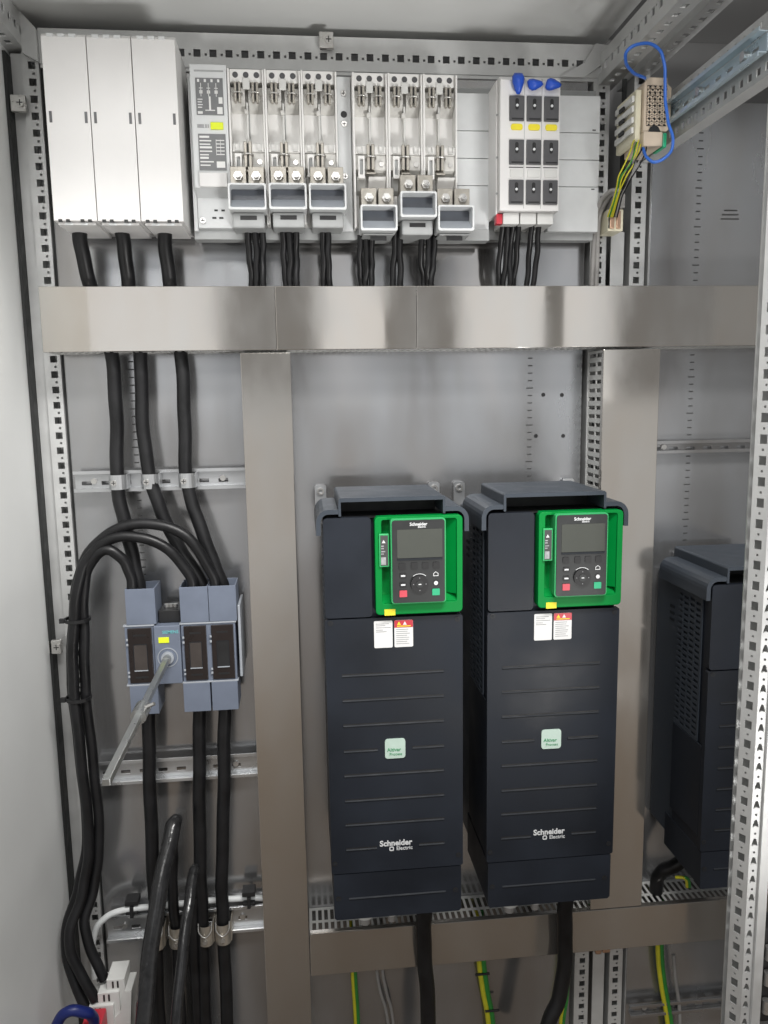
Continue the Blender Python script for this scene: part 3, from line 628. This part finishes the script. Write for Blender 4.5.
# terminal blocks low left
t = thing('terminal_block', (-.39, -.10, .22), 'stepped pale grey terminal block with red terminal at the lower left', 'terminal block')
for k in range(3):
    xa_, xb_, zt_ = -.396-.016*k, -.363-.010*k, .374-.0215*k
    b_ = box('terminal', 'offwhite', t, xa_, xb_, -.150-.006*k, -.10, zt_-.060, zt_, .0012)
    for xx in (xa_+.010, xa_+.019): box('slot', 'dark', b_, xx, xx+.0032, -.1508-.006*k, -.148-.006*k, zt_-.0175, zt_-.004, 0)
MB().prism([(-.362, .355), (-.349, .355), (-.362, .20), (-.395, .20), (-.384, .300), (-.372, .312)], -.160, -.11).build('end_bracket', 'offwhite', t, None, .0015)
box('red_terminal', 'red', t, -.430, -.3945, -.205, -.165, .24, .330, .003)
for x in (-.422, -.411): box('red_slot', 'dark', t, x, x+.004, -.2058, -.203, .300, .316, 0)
cable([(-.474, -.24, .27), (-.463, -.24, .360), (-.436, -.24, .390), (-.412, -.232, .378), (-.405, -.215, .35), (-.408, -.20, .31)], .0095, 'dark blue cable curving into the red terminal', 'darkblue', None, 'blue_cable', org=(-.474, -.24, .28))
cable([(-.330, -.16, .33), (-.326, -.17, .28), (-.338, -.18, .2), (-.345, -.18, -.05)], .012, 'black cable beside the stepped terminal block', group='looped black cables')

# ------------------------------------------------------------------ drives
def drive(ox, oz, hw, dp, H, zb, zs, rib_z, label, full=True):
    """hw half width, dp depth, H front height, zb bottom cover seam, zs seam under keypad (heights above oz)"""
    t = thing('motor_drive', (ox, 0, oz), label, 'motor drive', 'dark grey motor drives')
    X = lambda x: ox+x
    Z = lambda z: oz+z
    # rear heat sink shell, side walls
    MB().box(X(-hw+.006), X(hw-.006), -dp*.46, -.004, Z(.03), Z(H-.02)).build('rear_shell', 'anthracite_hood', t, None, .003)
    box('body', 'anthracite', t, X(-hw+.004), X(hw-.004), -dp+.012, -dp*.455, Z(.012), Z(H-.004), .003)
    # ventilated side grilles
    for sx in (-1, 1):
        hs = []; gl = dp*.40; gh = .30 if full else .28
        for i in range(4):
            for j in range(int(gh/.0115)):
                v = .006+j*.0115+(.003 if i % 2 else 0); hs.append((.006+i*gl/4, .006+(i+.8)*gl/4, v, v+.0055))
        hs = [h for h in hs if h[3] < gh-.004]
        xx = X(sx*(hw-.001)); mb = MB().perf((xx, -dp*.46-gl, Z(H-.03-gh)), (0, 1, 0), (0, 0, 1), gl, gh, hs, -.0022 if sx < 0 else .0022)
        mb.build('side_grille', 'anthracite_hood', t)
        mb = MB()
        for k in range(3): mb.box(X(sx*(hw-.006))-.0012, X(sx*(hw-.006))+.0012, -dp*.36, -dp*.28, Z(H-.085-.013*k), Z(H-.08-.013*k))
        mb.build('side_slot', 'groove', t)
        MB().box(min(X(sx*(hw-.0035)), X(sx*(hw-.0001))), max(X(sx*(hw-.0035)), X(sx*(hw-.0001))), -dp+.0125, -dp*.45, Z(.1), Z(H-.031-gh)).build('side_panel', 'anthracite', t, None, .001)
    # hood: raised centre and rounded shoulders
    zt = H+.0305; cx0, cx1 = -hw+.0265, hw-.029
    hp = [(cx0, H+.001), (cx0, zt-.003), (cx0+.003, zt), (cx1-.003, zt), (cx1, zt-.003), (cx1, H+.001), (cx1-.004, H+.001), (cx1-.004, zt-.0065), (cx0+.004, zt-.0065), (cx0+.004, H+.001)]
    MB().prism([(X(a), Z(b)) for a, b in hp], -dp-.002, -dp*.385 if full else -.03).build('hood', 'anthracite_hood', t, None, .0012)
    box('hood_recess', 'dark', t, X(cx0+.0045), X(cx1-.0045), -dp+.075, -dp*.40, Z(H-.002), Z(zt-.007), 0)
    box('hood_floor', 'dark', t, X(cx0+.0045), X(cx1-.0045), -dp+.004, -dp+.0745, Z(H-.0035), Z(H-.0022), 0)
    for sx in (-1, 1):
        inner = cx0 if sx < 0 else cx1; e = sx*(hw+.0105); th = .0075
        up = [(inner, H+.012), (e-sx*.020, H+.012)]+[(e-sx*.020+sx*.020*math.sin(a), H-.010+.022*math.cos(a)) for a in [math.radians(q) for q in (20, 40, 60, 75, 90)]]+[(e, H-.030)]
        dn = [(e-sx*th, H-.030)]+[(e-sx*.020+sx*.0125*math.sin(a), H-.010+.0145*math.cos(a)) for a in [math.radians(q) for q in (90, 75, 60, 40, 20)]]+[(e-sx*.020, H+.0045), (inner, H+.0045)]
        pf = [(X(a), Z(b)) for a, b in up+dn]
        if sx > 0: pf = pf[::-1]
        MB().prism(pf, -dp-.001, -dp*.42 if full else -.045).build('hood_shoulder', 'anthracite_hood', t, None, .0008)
    for sx in (-1, 1) if full else ():
        xe = sx*(hw-.004)
        er = MB().prism([(X(xe-.011), Z(H-.03)), (X(xe+.011), Z(H-.03)), (X(xe+.011), Z(H+.021)), (X(xe+.008), Z(H+.024)), (X(xe-.008), Z(H+.024)), (X(xe-.011), Z(H+.021))], -.012, -.004).build('mounting_ear', 'zinc', t, None, .0008)
        MB().ring((X(xe), Z(H+.012)), .0072, .0035, -.0155, -.0118, 16).build('washer', 'steel', er)
    # front faces
    yf = -dp
    MB().prism([(X(a), Z(b)) for a, b in rrect(-hw+.001, -hw+.079, zs+.002, H-.002, .006)][::-1], yf, yf+.0115).build('blank_panel', 'anthracite', t, None, .001)
    fc = MB().prism([(X(a), Z(b)) for a, b in rrect(-hw, hw, zb+.002, zs-.0005, .004)][::-1], yf, yf+.0115).build('front_cover', 'anthracite', t, None, .0015)
    for i, z in enumerate(rib_z):
        spans = [(-hw+.026, hw-.033)]
        if full and i == 3: spans = [(-hw+.026, -.032), (.028, hw-.033)]
        if full and i == 7: spans = [(-hw+.026, -.036), (.038, hw-.033)]
        for a, b in spans:
            MB().prism([(yf-.0002, Z(z-.0022)), (yf-.0018, Z(z-.0006)), (yf-.0002, Z(z+.0014)), (yf+.002, Z(z))], X(a), X(b), 'x').build('rib', 'groove', fc)
            box('rib_shadow_groove', 'dark', fc, X(a), X(b), yf-.0004, yf+.001, Z(z+.0016), Z(z+.0034), 0)
    for (x, z) in ((-hw+.009, zs-.006), (hw-.009, zs-.008), (-hw+.006, zb+.022), (hw-.008, zb+.022)):
        MB().cyl((X(x), Z(z)), .0042, yf-.0010, yf+.004, n=14).build('screw_hole', 'dark', fc)
        MB().cyl((X(x), Z(z)), .0022, yf-.0016, yf+.003, n=10).build('screw', 'groove', fc)
    bcv = MB().prism([(X(a), Z(b)) for a, b in [(-hw+.003, zb), (-hw+.003, .004), (-hw+.007, 0), (hw-.007, 0), (hw-.003, .004), (hw-.003, zb)]], yf+.001, -dp*.35).build('terminal_cover', 'anthracite', t, None, .002)
    MB().prism([(yf+.0008, Z(.0375)), (yf-.0008, Z(.039)), (yf+.0008, Z(.041)), (yf+.003, Z(.039))], X(-hw+.029), X(hw-.031), 'x').build('rib', 'groove', bcv)
    for x in (-hw+.0105, hw-.0135): MB().cyl((X(x), Z(.041)), .0045, yf+.0002, yf+.004, n=14).build('screw_hole', 'dark', bcv); MB().cyl((X(x), Z(.0405)), .0020, yf-.0004, yf+.003, n=10).build('screw', 'groove', bcv)
    if not full:
        box('back_flange', 'plate', t, X(-hw+.035), X(hw-.01), -.010, -.002, Z(H), Z(H+.014), .001)
        return t
    # writing
    text('lettering', 'Schneider', .0142, 'letter', fc, X(-.003), yf-.0004, Z(.1345), 'CENTER', .00045)
    text('lettering', 'Electric', .0095, 'letter', fc, X(.012), yf-.0004, Z(.1255), 'CENTER', .0001)
    lg = MB(); frame_prism(lg, rrect(X(-.0145), X(-.0065), Z(.1245), Z(.1325), .0025), rrect(X(-.0128), X(-.0082), Z(.1262), Z(.1308), .0012), yf-.0006, yf+.0005); lg.build('logo_mark', 'letter', fc)
    bd = MB().prism([(X(a), Z(b)) for a, b in rrect(-.0195, .0155, .2955, .3305, .005)][::-1], yf-.0022, yf+.001).build('badge', 'badge', fc, None, .0008)
    text('lettering', 'Altivar', .0088, 'greenink', bd, X(-.004), yf-.0025, Z(.3085), 'CENTER', .0001)
    text('lettering', 'Process', .0070, 'greenink', bd, X(-.001), yf-.0025, Z(.301), 'CENTER', 0)
    # stickers
    st = MB().prism([(X(a), Z(b)) for a, b in rrect(-.0345, -.0035, .4915, .538, .002, 2)][::-1], yf-.0006, yf+.0005).build('sticker', 'paper', fc)
    mb = MB()
    for z, w in ((.533, .022), (.530, .016), (.5265, .025), (.5225, .012), (.5195, .018)): mb.box(X(-.0315), X(-.0315+w), yf-.0009, yf-.0004, Z(z-.0006), Z(z+.0004))
    mb.build('print', 'greyink', st)
    st = MB().prism([(X(a), Z(b)) for a, b in rrect(-.0005, .0310, .4915, .538, .002, 2)][::-1], yf-.0006, yf+.0005).build('sticker', 'paper', fc)
    box('red_header', 'red', st, X(-.0003), X(.0308), yf-.0011, yf-.0004, Z(.5255), Z(.5378), 0)
    MB().prism([(X(.004), Z(.530)), (X(.0105), Z(.530)), (X(.00725), Z(.536))], yf-.0015, yf-.001).build('warning_triangle', 'yellow', st)
    MB().prism([(X(.014), Z(.530)), (X(.0205), Z(.530)), (X(.01725), Z(.536))], yf-.0015, yf-.001).build('warning_triangle', 'paper', st)
    mb = MB()
    mb.box(X(.004), X(.027), yf-.0014, yf-.0010, Z(.527), Z(.5285)); mb.build('print', 'yellow', st)
    mb = MB()
    for k in range(8): mb.box(X(.0025), X(.0025+random.uniform(.018, .026)), yf-.0009, yf-.0004, Z(.5215-.0035*k), Z(.5225-.0035*k))
    mb.build('print', 'greyink', st)
    # green bezel and keypad
    gx0, gx1, gz0, gz1 = -hw+.084, hw-.002, zs+.007, H-.001
    bz = MB(); frame_prism(bz, [(X(a), Z(b)) for a, b in rrect(gx0, gx1, gz0, gz1, .007)], [(X(a), Z(b)) for a, b in rrect(gx0+.011, gx1-.010, gz0+.019, gz1-.005, .004)], yf-.010, yf+.0115)
    bz = bz.build('keypad_bezel', 'green', t, None, .0012)
    MB().box(X(gx0+.0105), X(gx1-.0095), yf+.008, yf+.0115, Z(gz0+.018), Z(gz1-.0045)).build('bezel_floor', 'green', bz)
    MB().prism([(yf+.0078, Z(gz0+.0195)), (yf-.0085, Z(gz0+.0195)), (yf+.0078, Z(gz0+.030))], X(gx0+.0115), X(gx1-.0105), 'x').build('bezel_ramp', 'green', bz)
    MB().prism([(X(gx1-.0105), yf-.008), (X(gx1-.0105), yf+.0078), (X(gx1-.026), yf+.0078)], Z(gz0+.031), Z(gz1-.006), 'z').build('bezel_ramp', 'green', bz)
    box('yellow_tag', 'yellow', bz, X(-.0175), X(.0005), yf-.0108, yf-.0095, Z(gz0-.001), Z(gz0+.0095), 0)
    wl = box('warning_strip', 'greenedge', bz, X(-.0250), X(-.0085), yf-.0135, yf-.0095, Z(.632), Z(.687), .0012)
    box('strip_panel', 'ink', wl, X(-.0228), X(-.0105), yf-.0140, yf-.0130, Z(.6345), Z(.6845), 0)
    mb = MB(); mb.box(X(-.0222), X(-.0142), yf-.0144, yf-.0138, Z(.636), Z(.6485)); 
    for z in (.653, .657, .662, .666): mb.box(X(-.0218), X(-.0218+random.uniform(.004, .010)), yf-.0144, yf-.0138, Z(z), Z(z+.0018))
    mb.build('print', 'greyink', wl)
    MB().prism([(X(-.0205), Z(.672)), (X(-.0145), Z(.672)), (X(-.0175), Z(.677))], yf-.0145, yf-.0139).build('warning_triangle', 'paper', wl)
    kx0, kx1, kz0, kz1 = -.0065, .0835, .571, .7115; yk = yf-.022
    kp = MB().prism([(X(a), Z(b)) for a, b in rrect(kx0, kx1, kz0, kz1, .005)][::-1], yk+.002, yf+.008).build('keypad', 'greenedge', t, None, .001)
    MB().prism([(X(a), Z(b)) for a, b in rrect(kx0+.002, kx1-.002, kz0+.002, kz1-.002, .004)][::-1], yk, yk+.004).build('keypad_face', 'keypad', kp, None, .0005)
    MB().prism([(X(a), Z(b)) for a, b in rrect(.0035, .0775, .6475, .6945, .0015, 2)][::-1], yk-.0006, yk+.001).build('screen', 'lcd', kp)
    MB().box(X(.0035), X(.0775), yk-.0012, yk-.0002, Z(.6438), Z(.6468)).build('screen_lip', 'groove', kp)
    text('lettering', 'Schneider', .0072, 'letter', kp, X(.0385), yk-.0004, Z(.7005), 'CENTER', .0002)
    text('lettering', 'Electric', .0042, 'letter', kp, X(.044), yk-.0004, Z(.6968), 'CENTER', .0001)
    for x in (.0115, .0315, .0495, .0675): MB().prism([(X(a), Z(b)) for a, b in rrect(x-.0055, x+.0055, .6285, .6395, .0015, 2)][::-1], yk-.0012, yk+.001).build('key', 'dark', kp, None, .0004)
    for (x, z, mt_) in ((.0125, .5885, 'redkey'), (.0665, .5895, 'greenkey')): MB().prism([(X(a), Z(b)) for a, b in rrect(x-.0062, x+.0062, z-.0055, z+.0055, .001, 2)][::-1], yk-.0014, yk+.001).build('key', mt_, kp, None, .0004)
    for (x, z) in ((.0125, .6185), (.0125, .6035)): 
        k_ = MB().prism([(X(a), Z(b)) for a, b in rrect(x-.0055, x+.0055, z-.004, z+.004, .0015, 2)][::-1], yk-.0012, yk+.001).build('key', 'dark', kp)
        MB().box(X(x-.0035), X(x+.0035), yk-.0016, yk-.0011, Z(z-.0014), Z(z+.0012)).build('print', 'letter', k_)
    k_ = MB().cyl((X(.0665), Z(.6045)), .0045, yk-.0012, yk+.001, n=16).build('key', 'dark', kp); MB().cyl((X(.0665), Z(.6045)), .0034, yk-.0017, yk-.0011, n=16).build('print', 'letter', k_)
    mb = MB(); hx, hz = X(.0665), Z(.6195); frame_prism(mb, [(hx-.0042, hz-.0035), (hx+.0042, hz-.0035), (hx+.0042, hz+.001), (hx, hz+.0042), (hx-.0042, hz+.001)], [(hx-.0032, hz-.0025), (hx+.0032, hz-.0025), (hx+.0032, hz+.0007), (hx, hz+.003), (hx-.0032, hz+.0007)], yk-.0006, yk+.0005); mb.build('home_mark', 'letter', kp)
    dl = MB().cyl((X(.0395), Z(.604)), .0145, yk-.0035, yk+.001, n=28).build('dial', 'dark', kp, None, .001)
    MB().cyl((X(.0395), Z(.604)), .0062, yk-.0045, yk-.0034, n=20).build('dial_key', 'keypad', dl)
    MB().box(X(.0372), X(.0418), yk-.0050, yk-.0044, Z(.6032), Z(.6048)).build('print', 'letter', dl)
    for dx, dz_ in ((0, .0103), (0, -.0103), (.0103, 0), (-.0103, 0)): MB().cyl((X(.0395+dx), Z(.604+dz_)), .0008, yk-.0040, yk-.0034, n=6).build('print', 'greyink', dl)
    mb = MB()
    for i in range(7):
        a0, a1 = math.radians(50+i*80/7), math.radians(50+(i+1)*80/7)
        q = [(X(.0395+R*math.cos(a)), yk-.0005, Z(.604+R*math.sin(a))) for R, a in ((.0162, a0), (.0162, a1), (.0172, a1), (.0172, a0))]; mb.add(q, [(0, 1, 2, 3)])
    mb.build('dial_arc', 'letter', kp)
    return t
ribs = [.4453, .4014, .3571, .3113, .2673, .2217, .1774, .1319]
d1 = drive(.1445, .543, .1155, .271, .715, .086, .5436, ribs, 'dark grey motor drive with green keypad bezel, left of the pair')
d2 = copy_tree(d1); d2.location.x = .418; d2['label'] = 'dark grey motor drive with green keypad bezel, right one of the pair'
drive(.826, .518, .1055, .232, .592, .075, .430, [.367, .323, .282, .241, .2, .159, .118], 'smaller dark motor drive behind the near punched post in the right bay', False)
# cable glands under the drives and motor cables
for i, ox in enumerate((.1445, .418)):
    nm = ('left', 'right')[i]
    for dx, r in ((-.055, .017), (-.005, .012)):
        g = thing('cable_gland', (ox+dx, -.20, .485), 'pale %s gland under the %s drive' % ('wide' if r > .015 else 'small', nm), 'cable gland', 'cable glands under the drives')
        MB().cyl((ox+dx, -.20), r, .500, .531, 'z', 18, r*.9).build('collar', 'offwhite', g); MB().cyl((ox+dx, -.20), r*.6, .485, .4998, 'z', 14).build('insert', 'greycable', g)
cable([(.2115, -.13, .55), (.2115, -.125, .47), (.2125, -.12, .40), (.2145, -.118, .31), (.219, -.118, .19), (.212, -.12, .05), (.21, -.12, -.1)], .0155, 'thick black motor cable below the left drive', 'cable', 'motor cables')
cable([(.485, -.13, .55), (.4985, -.125, .47), (.501, -.12, .40), (.503, -.118, .31), (.492, -.118, .22), (.466, -.12, .15), (.44, -.12, .0)], .0155, 'thick black motor cable below the right drive', 'cable', 'motor cables')
cable([(.785, -.08, .53), (.772, -.08, .49), (.752, -.07, .462), (.735, -.055, .44), (.729, -.04, .40), (.729, -.04, .3)], .014, 'thick dark cable behind the low duct beside the small drive', 'cable', 'motor cables')
# earth wires: two twisted colours in one jacket
def earth(pts, label, r=.0048, tie_z=()):
    t = thing('earth_wire', pts[-1], label, 'wire', 'yellow green earth wires')
    off = r*.62
    MB().tube([(p[0]-off, p[1], p[2]) for p in pts], r*.8, 10, 8).build('yellow_stripe', 'ywire', t)
    MB().tube([(p[0]+off, p[1]-.0006, p[2]) for p in pts], r*.8, 10, 8).build('green_stripe', 'gwire', t)
    for k, z in enumerate(tie_z):
        c = min(pts, key=lambda p: abs(p[2]-z)); MB().tube([(c[0]-.014, c[1]-.007, z), (c[0]+.017, c[1]-.007, z)], .0026, 8, 2).build('tie', 'dark', t)
earth([(.074, -.02, .36), (.076, -.02, .235), (.080, -.02, .12), (.081, -.02, -.1)], 'yellow green earth wire below the left drive')
earth([(.346, -.02, .36), (.351, -.02, .245), (.360, -.02, .17), (.373, -.02, .085), (.38, -.02, -.1)], 'tied yellow green earth wires between the two motor cables', .0075, (.215, .125))
earth([(.541, -.03, .36), (.538, -.03, .16), (.530, -.03, .08), (.522, -.03, -.1)], 'yellow green earth wire beside the middle posts')
earth([(.750, -.02, .36), (.753, -.02, .234), (.763, -.02, .15), (.783, -.02, .045), (.80, -.02, -.1)], 'yellow green earth wire on the right hand plate', .0065)
earth([(.735, -.12, .47), (.745, -.13, .475), (.755, -.125, .465), (.765, -.11, .44)], 'short yellow green earth wire at the foot of the small drive', .004)
for dx, nm in ((0, 'left'), (.012, 'right')):
    cable([(.124+dx, -.02, .36), (.126+dx, -.02, .235), (.134+dx, -.02, .18), (.147+dx, -.02, .11), (.155+dx, -.02, -.1)], .0032, nm+' thin grey wire below the left drive', 'greycable', 'thin grey wires', 'grey_wire')
cable([(.786, -.02, .215), (.793, -.02, .15), (.806, -.02, .076), (.812, -.02, -.1)], .004, 'thin grey wire beside the earth wire on the right plate', 'greycable', 'thin grey wires', 'grey_wire')
# frame joint bolts between the middle posts
t = thing('joint_bracket', (.622, -.01, .25), 'copper coloured joining bracket between the middle posts', 'bracket')
box('lug', 'copper', t, .6095, .6245, -.014, -.001, .225, .27, .004); box('plate', 'copper', t, .627, .645, -.010, -.001, .225, .275, .002)

# ------------------------------------------------------------------ side rail with beige controller
t = thing('depth_rail', (.645, -.2, 1.88), 'perforated carrier with bluish rail running to the front at the top right', 'mounting rail')
hs = []; u = .01
while u < .44: hs += [(u, u+.011, .006, .017), (u, u+.006, .068, .076)]; u += .0225
MB().perf((.662, -.46, 1.888), (0, 1, 0), (0, 0, 1),   .452, .082, hs, -.002).box(.6622, .687, -.46, -.008, 1.886, 1.8878).box(.6622, .687, -.46, -.008, 1.9702, 1.972).build('carrier', 'frame', t)
hs = []; u = .02
while u < .40: hs.append((u, u+.018, .0095, .0145)); u += .034
dr = MB().perf((.652, -.435, 1.913), (0, 1, 0), (0, 0, 1), .425, .024, hs, -.0015).box(.6405, .6519, -.435, -.010, 1.9105, 1.912).box(.6405, .6519, -.435, -.010, 1.938, 1.9395).box(.639, .6404, -.435, -.010, 1.906, 1.912).box(.639, .6404, -.435, -.010, 1.938, 1.944)
dr.build('rail', 'bluezinc', t)
for y in (-.385, -.255): MB().cyl((y, 1.925), .0065, .644, .652, 'x', 12).build('bolt', 'steel', t)
t = thing('controller', (.615, -.11, 1.87), 'beige controller box with honeycomb grille and blue wire on the side rail', 'controller')
MB().prism([(.592, 1.893), (.592, 1.972), (.600, 1.981), (.632, 1.981), (.632, 1.972), (.640, 1.965), (.640, 1.902), (.634, 1.895)], -.158, -.07).build('housing', 'beige', t, None, .0012)
box('lower_block', 'beige', t, .591, .625, -.163, -.08, 1.869, 1.8925, .0015)
MB().prism([(.600, 1.893), (.622, 1.893), (.618, 1.901), (.611, 1.9035), (.604, 1.901)], -.1605, -.1582).build('finger_recess', 'dark', t)
gr = box('grille_back', 'dark', t, .597, .632, -.1590, -.1575, 1.903, 1.968, 0)
mb = MB(); s = .0105
def bar(x0_, z0_, x1_, z1_, w=.0011):
    d_ = Vector((x1_-x0_, 0, z1_-z0_)); p_ = Vector((-d_.z, 0, d_.x)).normalized()*w
    a_, b_ = Vector((x0_, -.1612, z0_)), Vector((x1_, -.1612, z1_))
    V_ = [a_+p_, b_+p_, b_-p_, a_-p_]; V_ += [v+Vector((0, .0021, 0)) for v in V_]
    mb.add(V_, [(0, 1, 2, 3), (0, 4, 5, 1), (1, 5, 6, 2), (2, 6, 7, 3), (3, 7, 4, 0)])
for i in range(-6, 8):
    for sg in (-1, 1):
        # diagonal lattice clipped to the grille
        pts = []
        for k in range(60):
            x_ = .597+.035*k/59; z_ = 1.935+i*s+sg*(x_-.6145)*1.15
            if 1.9035 < z_ < 1.9675: pts.append((x_, z_))
        if len(pts) > 3: bar(*pts[0], *pts[-1])
for i in range(6): bar(.597, 1.908+i*.011, .632, 1.908+i*.011, .0008)
mb.build('honeycomb', 'beige', gr)
box('front_face', 'cream', t, .581, .5912, -.150, -.065, 1.880, 1.965, .002)
for z in (1.895, 1.912, 1.93, 1.946): box('terminal', 'offwhite', t, .576, .5809, -.145, -.07, z, z+.010, .001)
for z in (1.9, 1.92, 1.94): box('terminal_hole', 'dark', t, .5725, .5762, -.115, -.095, z+.002, z+.009, .001)
box('green_plug', 'greenkey', t, .6265, .634, -.160, -.12, 1.868, 1.892, .002)
cable([(0.596, -0.165, 1.977), (0.560, -0.200, 1.972), (0.534, -0.230, 1.978), (0.535, -0.245, 1.990), (0.565, -0.245, 1.998), (0.591, -0.235, 1.990), (0.606, -0.220, 1.969), (0.616, -0.200, 1.938), (0.628, -0.190, 1.903), (0.640, -0.185, 1.872), (0.632, -0.185, 1.848), (0.612, -0.180, 1.838), (0.600, -0.170, 1.849), (0.601, -0.155, 1.868),], .0026, 'thin blue wire looping round the beige controller', 'bluewire', None, 'blue_wire')
t.location.x += .007
for k in range(7):
    x = .592+.0045*k; mt_ = ('ywire', 'gwire', 'ywire', 'ywire', 'cable', 'greycable', 'cable')[k]; rr = random.Random(k)
    j1, j2 = rr.uniform(-.006, .006), rr.uniform(-.004, .004)
    cable([(x, -.14, 1.886), (x-.010, -.155, 1.872+j1), (.571+.0045*k+j2, -.16, 1.848+j1), (.560+.0040*k, -.15, 1.818+j2), (.566+.0025*k, -.12, 1.797), (.57+.003*k, -.08, 1.77)], .0013,
          '%s thin %s wire bending down from the beige controller' % (('outermost', 'second', 'third', 'fourth', 'fifth', 'sixth', 'innermost')[k], {'ywire': 'yellow', 'gwire': 'green', 'cable': 'black', 'greycable': 'grey'}[mt_]), mt_, 'thin wires under the beige controller', 'control_wire', 8)
for k in range(2):
    cable([(.583+.007*k, -.09, 1.815), (.570+.007*k, -.08, 1.812), (.562+.008*k, -.06, 1.795), (.560+.008*k, -.04, 1.76), (.561+.008*k, -.03, 1.60)], .0045, ('left', 'right')[k]+' grey cable going down behind the busbar panel edge', 'greycable', 'grey cables at the middle post', 'grey_cable')
t = thing('relay_base', (.60, -.06, 1.745), 'small pinkish relay base on the middle post under the controller', 'relay')
box('base', 'cream', t, .5745, .604, -.07, -.02, 1.747, 1.786, .0015); box('relay_body', 'greycable', t, .579, .603, -.08, -.03, 1.7865, 1.812, .002)
for x in (.578, .590): box('clip', 'copper', t, x, x+.008, -.0735, -.0702, 1.751, 1.782, .001)
box('slot', 'dark', t, .5755, .5775, -.0708, -.069, 1.752, 1.775, 0)
